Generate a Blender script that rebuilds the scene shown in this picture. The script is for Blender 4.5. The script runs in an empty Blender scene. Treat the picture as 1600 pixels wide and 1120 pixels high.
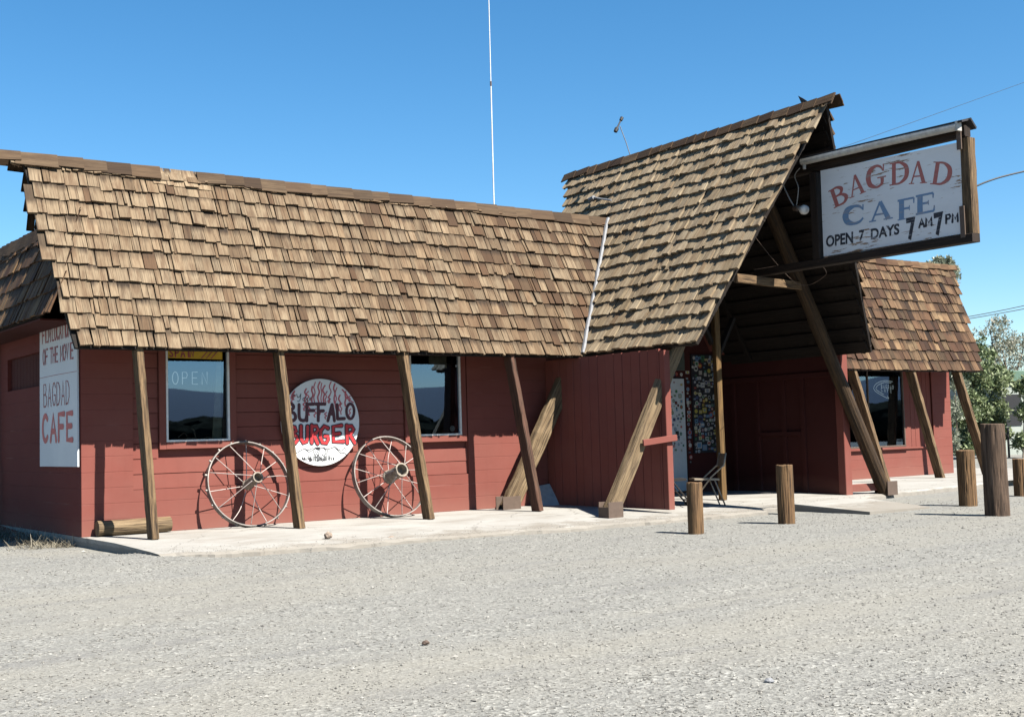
import bpy, bmesh, math, random
import numpy as np
from mathutils import Vector, Matrix, noise as mnoise

sc = bpy.context.scene
COL = sc.collection
R = math.radians
rng = random.Random(7)

# ---------------------------------------------------------------- camera
F_PX, IW, IH = 1923.12, 1600.0, 1120.0
CAM = Vector((0.0, -16.0005, 1.125))
CR = Vector((0.8068950, -0.5900152, -0.0283299))
CU = Vector((-0.0144546, -0.0676682, 0.9976032))
CF = Vector((0.5905181, 0.8045515, 0.0631296))
cd = bpy.data.cameras.new('camera'); cam = bpy.data.objects.new('camera', cd); COL.objects.link(cam)
cd.sensor_fit = 'HORIZONTAL'; cd.sensor_width = 36.0; cd.lens = F_PX / IW * 36.0
cd.clip_start = 0.1; cd.clip_end = 20000
mw = Matrix.Identity(4)
for i in range(3):
    mw[i][0] = CR[i]; mw[i][1] = CU[i]; mw[i][2] = -CF[i]; mw[i][3] = CAM[i]
cam.matrix_world = mw
sc.camera = cam

# ---------------------------------------------------------------- light
SUN_AZ, SUN_EL = 15.0, 51.5            # degrees from -y towards +x; elevation
w = bpy.data.worlds.new('World'); sc.world = w; w.use_nodes = True
wn = w.node_tree; wn.nodes.clear()
sky = wn.nodes.new('ShaderNodeTexSky'); sky.sky_type = 'NISHITA'; sky.sun_disc = False
sky.sun_elevation = R(SUN_EL); sky.sun_rotation = R(180 - SUN_AZ)
sky.altitude = 600; sky.air_density = 1.0; sky.dust_density = 0.15; sky.ozone_density = 4.0
bg = wn.nodes.new('ShaderNodeBackground'); bg.inputs[1].default_value = 0.05
wo = wn.nodes.new('ShaderNodeOutputWorld')
hsv = wn.nodes.new('ShaderNodeHueSaturation'); hsv.inputs['Saturation'].default_value = 1.25; hsv.inputs['Hue'].default_value = .493
wn.links.new(sky.outputs[0], hsv.inputs['Color']); wn.links.new(hsv.outputs[0], bg.inputs[0]); wn.links.new(bg.outputs[0], wo.inputs[0])
sd = bpy.data.lights.new('sun', 'SUN'); sd.energy = 5.0; sd.angle = R(0.5); sd.color = (1.0, 0.95, 0.86)
sun = bpy.data.objects.new('sun', sd); COL.objects.link(sun)
sv = Vector((math.cos(R(SUN_EL)) * math.sin(R(SUN_AZ)), -math.cos(R(SUN_EL)) * math.cos(R(SUN_AZ)), math.sin(R(SUN_EL))))
sun.rotation_euler = sv.to_track_quat('Z', 'Y').to_euler(); sun.location = (10, -30, 30)
sc.view_settings.view_transform = 'Standard'; sc.view_settings.look = 'None'
sc.view_settings.exposure = 1.82; sc.view_settings.gamma = 1.0; sc.view_settings.use_curve_mapping = False

# ---------------------------------------------------------------- helpers
def at(px, py, x=None, y=None, z=None):
    """where the line of sight through a photo pixel meets one of the planes of the building"""
    d = CF + CR * ((px - IW / 2) / F_PX) + CU * ((IH / 2 - py) / F_PX)
    t = (x - CAM.x) / d.x if x is not None else (y - CAM.y) / d.y if y is not None else (z - CAM.z) / d.z
    return CAM + d * t

def V(*a): return Vector(a)

class NT:
    def __init__(s, name, rough=0.8, spec=0.3, metal=0.0):
        s.m = bpy.data.materials.new(name); s.m.use_nodes = True; s.t = s.m.node_tree
        s.t.nodes.clear()
        s.out = s.t.nodes.new('ShaderNodeOutputMaterial'); s.b = s.t.nodes.new('ShaderNodeBsdfPrincipled')
        s.t.links.new(s.b.outputs[0], s.out.inputs[0])
        s.b.inputs['Roughness'].default_value = rough; s.b.inputs['Metallic'].default_value = metal
        s.b.inputs['Specular IOR Level'].default_value = spec
    def put(s, sock, v):
        if hasattr(v, 'is_output') or isinstance(v, bpy.types.NodeSocket): s.t.links.new(v, sock)
        elif isinstance(v, (tuple, list)) and len(v) == 3 and sock.type == 'RGBA': sock.default_value = (*v, 1)
        else: sock.default_value = v
    def node(s, typ, ins=None, **at_):
        n = s.t.nodes.new(typ)
        for k, v in at_.items(): setattr(n, k, v)
        for k, v in (ins or {}).items(): s.put(n.inputs[k], v)
        return n
    def obj(s): return s.node('ShaderNodeTexCoord').outputs['Object']
    def pos(s): return s.node('ShaderNodeNewGeometry').outputs['Position']
    def uv(s): return s.node('ShaderNodeTexCoord').outputs['UV']
    def attr(s, name): return s.node('ShaderNodeAttribute', attribute_name=name)
    def map(s, v, scale=(1, 1, 1), loc=(0, 0, 0), rot=(0, 0, 0)):
        return s.node('ShaderNodeMapping', {'Vector': v, 'Scale': scale, 'Location': loc, 'Rotation': rot}).outputs[0]
    def noise(s, v, scale, detail=4, rough=.55, dist=0.0):
        return s.node('ShaderNodeTexNoise', {'Vector': v, 'Scale': scale, 'Detail': detail, 'Roughness': rough, 'Distortion': dist}).outputs[0]
    def vor(s, v, scale, feature='F1', out='Distance', rand=1.0):
        return s.node('ShaderNodeTexVoronoi', {'Vector': v, 'Scale': scale, 'Randomness': rand}, feature=feature).outputs[out]
    def ramp(s, f, stops, interp='LINEAR'):
        n = s.node('ShaderNodeValToRGB', {'Fac': f}); e = n.color_ramp.elements; n.color_ramp.interpolation = interp
        while len(e) < len(stops): e.new(0.5)
        for el, (p, c) in zip(e, stops):
            el.position = p; el.color = (c, c, c, 1) if isinstance(c, (int, float)) else (*c, 1)
        return n.outputs[0]
    def mix(s, f, a, b, blend='MIX'):
        n = s.node('ShaderNodeMix', data_type='RGBA', blend_type=blend)
        s.put(n.inputs[0], f); s.put(n.inputs[6], a); s.put(n.inputs[7], b)
        return n.outputs[2]
    def math(s, op, a, b=0.0, clamp=False):
        n = s.node('ShaderNodeMath', operation=op, use_clamp=clamp); s.put(n.inputs[0], a); s.put(n.inputs[1], b)
        return n.outputs[0]
    def sep(s, v): return s.node('ShaderNodeSeparateXYZ', {0: v}).outputs
    def comb(s, x, y, z): return s.node('ShaderNodeCombineXYZ', {0: x, 1: y, 2: z}).outputs[0]
    def bump(s, h, strength=.5, dist=.01):
        o = s.node('ShaderNodeBump', {'Height': h, 'Strength': strength, 'Distance': dist}).outputs[0]
        s.put(s.b.inputs['Normal'], o); return o
    def color(s, c): s.put(s.b.inputs['Base Color'], c); return s.m
    def roughness(s, c): s.put(s.b.inputs['Roughness'], c)

class MB:
    """collects polygons (with UVs in metres and a per-corner tint) and links them as ONE mesh object"""
    def __init__(s): s.v = []; s.f = []; s.uv = []; s.t = []; s.mi = []
    def add(s, verts, faces, uvs=None, tint=(0, 0, 0, 0), mi=0, tints=None):
        o = len(s.v); s.v += [tuple(p) for p in verts]
        for k, fc in enumerate(faces):
            s.f.append([o + i for i in fc]); s.mi.append(mi)
            s.uv += uvs[k] if uvs else [(0, 0)] * len(fc)
            s.t += tints[k] if tints else [tint] * len(fc)
    def build(s, name, mats, parent=None, smooth=False, origin=None):
        L = world_loc(parent) if parent else Vector(origin or (0, 0, 0))
        me = bpy.data.meshes.new(name); me.from_pydata([(x - L.x, y - L.y, z - L.z) for x, y, z in s.v], [], s.f)
        for m in (mats if isinstance(mats, (list, tuple)) else [mats]): me.materials.append(m)
        u = me.uv_layers.new(name='UVMap'); u.data.foreach_set('uv', np.array(s.uv, np.float32).ravel())
        c = me.color_attributes.new('tint', 'FLOAT_COLOR', 'CORNER'); c.data.foreach_set('color', np.array(s.t, np.float32).ravel())
        me.polygons.foreach_set('material_index', s.mi)
        if smooth: me.polygons.foreach_set('use_smooth', [True] * len(s.f))
        me.update()
        o = bpy.data.objects.new(name, me); COL.objects.link(o)
        if parent: o.parent = parent
        else: o.location = L
        return o

def world_loc(o):
    p = Vector((0, 0, 0))
    while o: p = p + o.location; o = o.parent
    return p

def thing(name, label, cat, loc=(0, 0, 0), group=None):
    o = bpy.data.objects.new(name, None); COL.objects.link(o); o.location = loc; o.empty_display_size = .2
    return tag(o, label, cat, group)
def tag(o, label=None, cat=None, group=None, kind=None):
    if label: o['label'] = label
    if cat: o['category'] = cat
    if group: o['group'] = group
    if kind: o['kind'] = kind
    return o

def frame(n, hint=V(0, 0, 1)):
    n = n.normalized()
    if abs(n.dot(hint)) > .98: hint = V(0, 1, 0)
    x = hint.cross(n).normalized(); return x, n.cross(x).normalized(), n

def loft(mb, rings, uvs=None, cap=True, tint=(0, 0, 0, 0), mi=0, ulen=None):
    """rings: list of closed rings of Vectors, same count; v along"""
    n = len(rings[0]); verts = [p for r_ in rings for p in r_]; faces = []; uv = []
    ru = rng.random() * 40; rv = rng.random() * 40
    cen = [sum(r_, V(0, 0, 0)) / n for r_ in rings]; vs = [0]
    for a, b in zip(cen, cen[1:]): vs.append(vs[-1] + (b - a).length)
    per = [0]
    for i in range(n): per.append(per[-1] + (rings[0][(i + 1) % n] - rings[0][i]).length)
    for k in range(len(rings) - 1):
        for i in range(n):
            j = (i + 1) % n
            faces.append([k * n + i, k * n + j, (k + 1) * n + j, (k + 1) * n + i])
            uv.append([(ru + per[i], rv + vs[k]), (ru + per[i + 1], rv + vs[k]), (ru + per[i + 1], rv + vs[k + 1]), (ru + per[i], rv + vs[k + 1])])
    if cap:
        for k, rev in ((0, True), (len(rings) - 1, False)):
            idx = list(range(k * n, k * n + n)); 
            if rev: idx = idx[::-1]
            faces.append(idx); r0 = verts[idx[0]]
            uv.append([(ru + (verts[i] - r0).x + (verts[i] - r0).y, rv + (verts[i] - r0).z * .2) for i in idx])
    mb.add(verts, faces, uv, tint, mi)

def beam(mb, A, B, wx, wy, hint=V(0, 0, 1), seg=1, jit=0.0, cham=.12, tint=None, mi=0):
    """squared timber from A to B: wx across `hint x dir`, wy across the other way, chamfered and a little uneven"""
    A = Vector(A); B = Vector(B); x, y, n = frame(B - A, hint)
    c = cham * min(wx, wy); hx, hy = wx / 2, wy / 2
    prof = [(-hx, -hy + c), (-hx + c, -hy), (hx - c, -hy), (hx, -hy + c), (hx, hy - c), (hx - c, hy), (-hx + c, hy), (-hx, hy - c)] if cham > 0 else [(-hx, -hy), (hx, -hy), (hx, hy), (-hx, hy)]
    rings = []
    for k in range(seg + 1):
        t = k / seg; o = A.lerp(B, t)
        rings.append([o + x * (px + rng.uniform(-jit, jit)) + y * (py + rng.uniform(-jit, jit)) for px, py in prof])
    tt = tint or (rng.random(), rng.random(), rng.random(), 1)
    loft(mb, rings, tint=tt, mi=mi)

def tube(mb, pts, r, n=8, tint=None, mi=0, cap=True):
    pts = [Vector(p) for p in pts]; rs = r if isinstance(r, (list, tuple)) else [r] * len(pts)
    rings = []; px = None
    for k, p in enumerate(pts):
        d = (pts[min(k + 1, len(pts) - 1)] - pts[max(k - 1, 0)]).normalized()
        if px is None: x, y, _ = frame(d)
        else:
            x = (px - d * px.dot(d)).normalized(); y = d.cross(x)
        px = x
        rings.append([p + (x * math.cos(a) + y * math.sin(a)) * rs[k] for a in (2 * math.pi * i / n for i in range(n))])
    loft(mb, rings, tint=tint or (rng.random(), rng.random(), rng.random(), 1), mi=mi, cap=cap)

def box(mb, lo, hi, mi=0, tint=None, cham=0.0):
    lo = Vector(lo); hi = Vector(hi); s = hi - lo; k = max(range(3), key=lambda i: s[i])
    c = (lo + hi) / 2; A = c.copy(); B = c.copy(); A[k] = lo[k]; B[k] = hi[k]
    hint = V(0, 0, 1) if k != 2 else V(0, 1, 0)
    x, y, n = frame(B - A, hint)
    ix = max(range(3), key=lambda i: abs(x[i])); iy = max(range(3), key=lambda i: abs(y[i]))
    beam(mb, A, B, s[ix], s[iy], hint, cham=cham, mi=mi, tint=tint)

def quad(mb, a, b, c, d, mi=0, tint=(0, 0, 0, 0)):
    a, b, c, d = map(Vector, (a, b, c, d)); U = (b - a).length; W = (d - a).length
    mb.add([a, b, c, d], [[0, 1, 2, 3]], [[(0, 0), (U, 0), (U, W), (0, W)]], tint, mi)

def slab_poly(mb, pts, n, th, mi=0):
    """a flat polygon with thickness th going against n"""
    pts = [Vector(p) for p in pts]; n = Vector(n).normalized(); k = len(pts)
    v = pts + [p - n * th for p in pts]
    faces = [list(range(k)), list(range(2 * k - 1, k - 1, -1))] + [[i, i + k, (i + 1) % k + k, (i + 1) % k] for i in range(k)]
    x, y, _ = frame(n)
    mb.add(v, faces, [[(v[i].dot(x), v[i].dot(y)) for i in f] for f in faces], (rng.random(), rng.random(), 0, 1), mi)

def smooth_line(pts, n=6):
    pts = [Vector(p) for p in pts]
    if len(pts) < 3: return pts
    out = []
    for i in range(len(pts) - 1):
        p0 = pts[max(i - 1, 0)]; p1 = pts[i]; p2 = pts[i + 1]; p3 = pts[min(i + 2, len(pts) - 1)]
        for k in range(n):
            t = k / n
            out.append(0.5 * ((2 * p1) + (p2 - p0) * t + (2 * p0 - 5 * p1 + 4 * p2 - p3) * t * t + (3 * p1 - p0 - 3 * p2 + p3) * t ** 3))
    return out + [pts[-1]]

LIFT = [0.0]
def ribbon(mb, pts, width, n, lift, mi=0, round_=True):
    """a painted stroke: flat ribbon lying `lift` above a panel with normal n (every stroke a hair higher than the last)"""
    n = Vector(n).normalized(); LIFT[0] = (LIFT[0] + 0.00007) % 0.0014
    pts = [Vector(p) for p in pts]; ws = width if isinstance(width, (list, tuple)) else [width] * len(pts)
    L = []; Rr = []; m = len(pts)
    for k, p in enumerate(pts):
        d = (pts[min(k + 1, m - 1)] - pts[max(k - 1, 0)])
        if d.length < 1e-7: d = V(1, 0, 0)
        s = n.cross(d.normalized()); q = p + n * (lift + LIFT[0])
        L.append(q + s * ws[k] / 2); Rr.append(q - s * ws[k] / 2)
    verts = L + Rr; faces = [[k, m + k, m + k + 1, k + 1] for k in range(m - 1)]
    if round_:
        for e, sg in ((0, -1), (m - 1, 1)):
            d = (pts[min(e + 1, m - 1)] - pts[max(e - 1, 0)]).normalized() * sg; s = n.cross(d)
            q = pts[e] + n * (lift + LIFT[0]); o = len(verts); h = ws[e] / 2
            verts += [q + s * (h * math.cos(a)) + d * (h * math.sin(a)) for a in (math.pi * i / 6 for i in range(7))]
            faces.append(list(range(o, o + 7)))
    mb.add(verts, faces, [[(verts[i].x + verts[i].y, verts[i].z) for i in f] for f in faces], mi=mi)

def text_mesh(body, bold=0.0):
    cu = bpy.data.curves.new('txt', 'FONT'); cu.body = body; cu.size = 1; cu.fill_mode = 'BOTH'; cu.offset = bold; cu.resolution_u = 4
    o = bpy.data.objects.new('txt', cu); COL.objects.link(o)
    bpy.context.view_layer.update()
    me = bpy.data.meshes.new_from_object(o); bpy.data.objects.remove(o); 
    vs = [Vector(v.co) for v in me.vertices]; fs = [list(p.vertices) for p in me.polygons]
    bpy.data.meshes.remove(me); bpy.data.curves.remove(cu)
    x0 = min(v.x for v in vs); x1 = max(v.x for v in vs); y0 = min(v.y for v in vs); y1 = max(v.y for v in vs)
    return [V((v.x - x0) / (x1 - x0), (v.y - y0) / (y1 - y0), 0) for v in vs], fs

def put_text(mb, body, o, u, v, n, lift, bold=0.0, mi=0):
    vs, fs = text_mesh(body, bold); n = Vector(n)
    pts = [Vector(o) + Vector(u) * p.x + Vector(v) * p.y + n * lift for p in vs]
    a, b, c = (pts[i] for i in fs[0][:3])
    if (b - a).cross(c - a).dot(n) < 0: fs = [f[::-1] for f in fs]
    mb.add(pts, fs, mi=mi)

# ---------------------------------------------------------------- materials
MAT = {}
def dim(*cs, k=.285): return [tuple(v * k for v in c) for c in cs]
def shake_mat(name, light, tan, brown, dark):
    light, tan, brown, dark = dim(light, tan, brown, dark)
    g = NT(name, .85, .2); t = g.attr('tint'); h = g.sep(t.outputs['Vector']); al = t.outputs['Alpha']; uv = g.uv()
    base = g.ramp(h[0], [(0, brown), (.3, tan), (.7, light), (1, tan)])
    fine = g.noise(g.map(uv, (70, 1.2, 1)), 1.0, 5, .65)
    base = g.mix(g.ramp(fine, [(.32, .85), (.52, .0)]), base, dark)
    base = g.mix(g.ramp(g.noise(g.map(uv, (13, 3, 1)), 1.0, 3), [(.36, .6), (.56, .0)]), base, brown)
    # weather staining and painted shadow of the course above, near the top of each exposed part, its edge ragged along the grain
    stain_shade = g.math('ADD', al, g.math('MULTIPLY', g.math('SUBTRACT', g.noise(g.map(uv, (26, 1.0, 1)), 1.0, 3), .5), .75))
    stain_shade = g.math('MULTIPLY', g.ramp(stain_shade, [(.60, 0.0), (.98, 1.0)]), h[2])
    base = g.mix(stain_shade, base, dark)
    val = g.math('MULTIPLY_ADD', h[1], .5); g.t.nodes[-1].inputs[2].default_value = .70
    base = g.mix(1.0, base, g.comb(val, val, val), 'MULTIPLY')
    g.bump(fine, .7, .008)
    return g.color(base)
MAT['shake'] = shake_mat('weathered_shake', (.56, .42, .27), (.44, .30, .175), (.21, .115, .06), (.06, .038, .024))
MAT['shake_light'] = shake_mat('brightened_shake', (.72, .575, .39), (.60, .455, .28), (.34, .22, .125), (.08, .052, .034))  # paler weathering plus painted brightness for the gable's weak grazing sun
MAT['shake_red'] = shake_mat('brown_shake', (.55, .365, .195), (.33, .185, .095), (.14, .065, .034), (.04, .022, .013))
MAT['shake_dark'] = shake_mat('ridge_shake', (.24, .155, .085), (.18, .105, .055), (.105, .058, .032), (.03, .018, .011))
MAT['shake_cap'] = shake_mat('cap_shake', (.27, .18, .105), (.20, .125, .07), (.12, .07, .04), (.045, .028, .018))

def timber_mat(name, a, b, dark, k=1.0):
    a, b, dark = dim(a, b, dark)
    g = NT(name, .8, .25); uv = g.uv(); t = g.sep(g.attr('tint').outputs['Vector'])
    f1 = g.noise(g.map(uv, (38 * k, 1.8, 1)), 1.0, 6, .7, .5); f2 = g.noise(g.map(uv, (7, 1.7, 1)), 1.0, 5, .65)
    base = g.mix(g.ramp(f2, [(.3, 0.0), (.7, 1.0)]), a, b)
    base = g.mix(g.ramp(f1, [(.36, .95), (.56, 0.0)]), base, dark)
    knots = g.vor(g.map(uv, (5, 1.3, 1)), 1.0); base = g.mix(g.ramp(knots, [(.03, .8), (.09, 0.0)]), base, dark)
    crack = g.noise(g.map(uv, (60, .8, 1), (9, 2, 0)), 1.0, 2, .5); base = g.mix(g.ramp(crack, [(.30, .95), (.35, 0.0)]), base, (.02, .013, .008))
    g.bump(g.math('ADD', f1, g.ramp(crack, [(.30, 0.0), (.37, 1.0)])), .9, .012)
    return g.color(base)
MAT['timber'] = timber_mat('post_timber', (.54, .355, .185), (.29, .17, .082), (.052, .031, .018))
MAT['timber_grey'] = timber_mat('strut_timber', (.60, .435, .25), (.40, .265, .14), (.10, .062, .036))
MAT['timber_gold'] = timber_mat('ridge_post_timber', (.42, .25, .09), (.33, .18, .06), (.10, .055, .022))
MAT['log'] = timber_mat('strut_log', (.20, .115, .05), (.09, .05, .023), (.028, .016, .009))
MAT['bollard'] = timber_mat('bollard_wood', (.52, .30, .135), (.34, .19, .09), (.075, .043, .023), .8)
MAT['bollard_grey'] = timber_mat('bollard_wood_grey', (.33, .215, .145), (.22, .14, .09), (.07, .046, .032), .8)
MAT['darkwood'] = timber_mat('dark_rafter', (.038, .023, .015), (.026, .016, .011), (.010, .006, .004))
MAT['frame_wood'] = timber_mat('sign_frame_wood', (.085, .05, .032), (.06, .036, .023), (.022, .014, .009))
MAT['redpost'] = timber_mat('red_painted_timber', (.26, .115, .075), (.21, .115, .07), (.07, .036, .024))

RED = (.134, .042, .033)
def red_mat(name, block=None, axis='x', base=RED, boards=None):
    g = NT(name, .85, .12); p = g.pos(); x, y, z = g.sep(p)
    u = x if axis == 'x' else y
    big = g.noise(g.map(p, (.7, .7, 1.1)), 1.0, 4, .6)
    c = g.mix(g.ramp(big, [(.3, 0.0), (.7, 1.0)]), tuple(v * .9 for v in base), tuple(min(1, v * 1.1) for v in base))
    drip = g.noise(g.map(p, (9, 9, .8)), 1.0, 4, .6); c = g.mix(g.ramp(drip, [(.55, 0.0), (.8, .22)]), c, tuple(v * .62 for v in base))
    fade = g.noise(g.map(p, (.55, .55, .9), (7, 3, 1)), 1.0, 5, .65); c = g.mix(g.ramp(fade, [(.42, 0.0), (.68, .38)]), c, (base[0] * 1.12, base[1] * 1.55, base[2] * 1.6))
    dust = g.math('SUBTRACT', g.ramp(z, [(0.0, 1.0), (.55, 0.0)]), g.math('MULTIPLY', big, .9), True); c = g.mix(g.math('MULTIPLY', dust, .62), c, (.18, .09, .07))
    chips = g.noise(p, 9.0, 6, .75); c = g.mix(g.ramp(chips, [(.755, 0.0), (.775, .8)]), c, (.3, .26, .23))
    grain = g.noise(p, 120.0, 3, .6)
    h = g.math('MULTIPLY', grain, .25)
    if block:
        br = g.node('ShaderNodeTexBrick', {'Vector': g.comb(u, z, 0.0), 'Scale': 1.0, 'Mortar Size': .006, 'Mortar Smooth': .35, 'Brick Width': 60.0, 'Row Height': .203, 'Bias': 0.0})
        br.offset = .5
        row = g.ramp(br.outputs['Fac'], [(0, 0.0), (1, 1.0)])
        worn = g.ramp(g.noise(g.map(p, (2.2, 2.2, 5)), 1.0, 3), [(.35, .15), (.65, .6)])
        c = g.mix(g.math('MULTIPLY', row, worn), c, tuple(v * .72 for v in base))
        c = g.mix(g.math('MULTIPLY', row, g.ramp(g.noise(g.map(p, (1.3, 1.3, 6), (4, 4, 4)), 1.0, 3), [(.55, 0.0), (.7, .5)])), c, (.22, .10, .085))
        h = g.math('SUBTRACT', h, row)
    g.bump(h, .45, .006)
    return g.color(c)
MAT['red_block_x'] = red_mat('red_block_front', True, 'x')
MAT['red_block_y'] = red_mat('red_block_side_shaded', True, 'y', (.100, .023, .0185))  # end wall shade painted in as a darker red than the front
MAT['red_board'] = red_mat('red_board')
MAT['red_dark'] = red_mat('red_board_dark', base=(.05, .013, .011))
MAT['red_shaded'] = red_mat('red_board_entrance_shaded', base=(.042, .0115, .010))  # porch shade put into the colour, deeper than the outside boards

g = NT('concrete', .9, .2); p = g.pos()
n1 = g.noise(p, 1.3, 5, .6); n2 = g.noise(p, 45, 4, .7)
c = g.mix(g.ramp(n1, [(.3, 0.0), (.7, 1.0)]), (0.197, 0.189, 0.173), (0.242, 0.235, 0.220))
c = g.mix(g.ramp(n2, [(.3, .35), (.5, 0.0)]), c, (0.134, 0.125, 0.113))
st = g.noise(g.map(p, (.9, 2.2, 1)), 1.0, 5, .65); c = g.mix(g.ramp(st, [(.50, 0.0), (.66, .6)]), c, (0.151, 0.135, 0.116))
ck = g.vor(g.node('ShaderNodeVectorMath', {0: g.map(p, (0.608, 0.800, 0.581)), 1: g.comb(g.math('MULTIPLY', n1, .5), g.math('MULTIPLY', st, .4), 0.0)}, operation='ADD').outputs[0], 1.0, 'DISTANCE_TO_EDGE')
ckm = g.ramp(ck, [(.0, 1.0), (.006, 0.0)]); c = g.mix(g.math('MULTIPLY', ckm, .75), c, (0.068, 0.061, 0.055))
px, py, pz = g.sep(p)
edge = g.math('ADD', g.math('MULTIPLY', pz, -9.0), g.math('MULTIPLY', g.noise(p, 3.0, 5, .7), .9)); c = g.mix(g.ramp(edge, [(.86, 0.0), (1.2, .7)]), c, (0.139, 0.124, 0.104))
g.bump(g.math('SUBTRACT', n2, ckm), .5, .006); MAT['concrete'] = g.color(c)

g = NT('gravel', .95, .15); p = g.pos()
cell = g.vor(p, 46, out='Color'); dist = g.vor(p, 46); cell2 = g.vor(p, 105, out='Color'); dist2 = g.vor(p, 105)
cv = g.sep(cell)[0]; cv2 = g.sep(cell2)[1]
shade = g.ramp(cv, [(0, .062), (.12, .128), (.5, .175), (.85, .215), (1, .31)]); shade2 = g.ramp(cv2, [(0, .105), (.5, .174), (1, .25)])
mixm = g.ramp(g.noise(p, 3.0, 4, .6), [(.35, 0.0), (.6, 1.0)])
c = g.mix(mixm, shade2, shade)
c = g.mix(1.0, c, (.83, .818, .755), 'MULTIPLY')
pm = g.map(p, (.11, .46, 1), rot=(0, 0, R(-36))); dirt = g.noise(pm, 1.0, 6, .62)
dm = g.ramp(dirt, [(.46, 0.0), (.66, .60)])
c = g.mix(dm, c, g.mix(g.noise(p, 30, 4, .7), (.158, .149, .125), (.192, .182, .157)))
px, py, pz = g.sep(p)
eb = g.math('ADD', py, g.math('MULTIPLY', g.noise(p, 1.1, 5, .65), 1.2)); eb = g.ramp(g.math('MULTIPLY_ADD', eb, .25), [(0, 0.0), (1, 1.0)])
strip = g.ramp(g.math('ADD', g.math('MULTIPLY', py, .5), g.math('MULTIPLY', g.noise(p, 1.2, 5, .65), .5)), [(.0, 0.0), (.01, 0.0)])
c = g.mix(g.ramp(g.noise(p, 11.0, 5, .7), [(.36, .22), (.5, 0.0)]), c, (0.073, 0.070, 0.067))
tw = g.noise(g.map(p, (.5, 3.2, 1), (3, 1, 0), (0, 0, R(-30))), 1.0, 5, .65); c = g.mix(g.ramp(tw, [(.34, .35), (.47, 0.0)]), c, (0.101, 0.099, 0.098))
g.bump(g.math('ADD', g.math('MULTIPLY', dist, 1.0), g.math('ADD', g.math('MULTIPLY', dist2, .5), g.noise(p, 14, 4, .7))), .45, .015)
MAT['gravel'] = g.color(c)

g = NT('pebble', .9, .2); c = g.ramp(g.attr('tint').outputs['Fac'], [(0, (.055, .052, .049)), (.35, (.112, .107, .098)), (.75, (.165, .159, .144)), (1, (.26, .25, .23))]); MAT['pebble'] = g.color(c)
def plain(name, c, rough=.6, metal=0.0, spec=.4, var=.15, scale=14):
    c = tuple(v * .60 for v in c); g = NT(name, rough, spec, metal); n = g.noise(g.pos(), scale, 5, .65)
    return g.color(g.mix(g.ramp(n, [(.3, 0.0), (.7, 1.0)]), tuple(v * (1 - var) for v in c), tuple(min(1, v * (1 + var)) for v in c)))
MAT['white_frame'] = plain('white_window_frame', (.78, .78, .75), .5)
MAT['galv'] = plain('galvanised_sheet', (.24, .245, .26), .7, .0)
MAT['steel'] = plain('rusty_steel', (.13, .09, .068), .7, .2)
MAT['rim'] = plain('weathered_rim', (.25, .225, .205), .6, .3, var=.4, scale=9)
MAT['spoke'] = plain('pale_spoke', (.46, .39, .36), .5, .2, var=.25)
MAT['hub'] = plain('rusty_hub', (.30, .255, .205), .8, .1, var=.4, scale=18)
MAT['black'] = plain('black_paint', (.018, .016, .016), .6)
MAT['black_roof'] = plain('tar_cover', (.02, .018, .02), .8)
MAT['cable'] = plain('cable_black', (.02, .02, .022), .6)
MAT['cable_pale'] = plain('cable_pale', (.36, .36, .36), .6)
MAT['whip'] = plain('antenna_white', (.82, .82, .80), .5)
MAT['tube_white'] = plain('lamp_channel_white', (.52, .50, .46), .6, var=.25)
MAT['lamp'] = plain('lamp_white', (.85, .83, .80), .35)
MAT['chair_tan'] = plain('folding_chair_tan', (.36, .29, .21), .5, .2)
MAT['chair_dark'] = plain('folding_chair_dark', (.05, .045, .042), .45, .4)
MAT['interior'] = plain('dark_interior', (.018, .015, .014), .9)
MAT['white_sheet'] = plain('grey_sheet', (.42, .45, .47), .6)
MAT['dirt'] = plain('dirt', (.30, .25, .18), .95, var=.4, scale=30)
MAT['asphalt'] = plain('asphalt', (.05, .05, .052), .9)
MAT['stone'] = plain('brown_stone', (.26, .20, .155), .9, var=.4, scale=40)
MAT['trailer'] = plain('trailer_wall', (.34, .37, .33), .6, var=.08, scale=3)
MAT['trailer_band'] = plain('trailer_band', (.10, .17, .12), .6)
MAT['door_white'] = plain('door_white', (.66, .70, .72), .5, var=.06)
MAT['ink'] = plain('sign_black', (.022, .02, .026), .6, var=.3, scale=40)
MAT['maroon'] = plain('sign_maroon', (.085, .022, .03), .6, var=.3, scale=40)
MAT['signred'] = plain('sign_red', (.60, .03, .035), .55, var=.12)
MAT['flame'] = plain('sign_flame', (.52, .12, .14), .6)
MAT['boardred'] = plain('board_red', (.60, .10, .09), .6)
MAT['boarddark'] = plain('board_dark_red', (.34, .07, .08), .6)
MAT['yellow'] = plain('banner_yellow', (.62, .40, .03), .7)
MAT['poster'] = plain('poster_pale', (.50, .50, .36), .7, var=.3, scale=9)
def worn_paint(name, c, under):
    g = NT(name, .6, .3); p = g.pos()
    n = g.noise(g.map(p, (3, 4, 22)), 1.0, 6, .7)
    return g.color(g.mix(g.ramp(n, [(.54, 0.0), (.64, .85)]), g.mix(g.noise(p, 20, 4), tuple(v * .9 for v in c), tuple(v * 1.1 for v in c)), under))
g = NT('sign_white', .55, .35); p = g.pos()
n = g.noise(g.map(p, (3, 3.2, 26)), 1.0, 6, .68); area = g.noise(g.map(p, (1.2, 1.2, 2.0), (0, .3, 1)), 1.0, 3, .5)
chip = g.ramp(g.math('ADD', n, g.math('MULTIPLY', g.math('SUBTRACT', area, .5), .55)), [(.625, 0.0), (.645, 1.0)])
c = g.mix(g.ramp(g.noise(g.map(p, (1, 1, 3)), 1.0, 4), [(.3, 0.0), (.7, 1.0)]), (.48, .48, .485), (.55, .55, .555))
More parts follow.
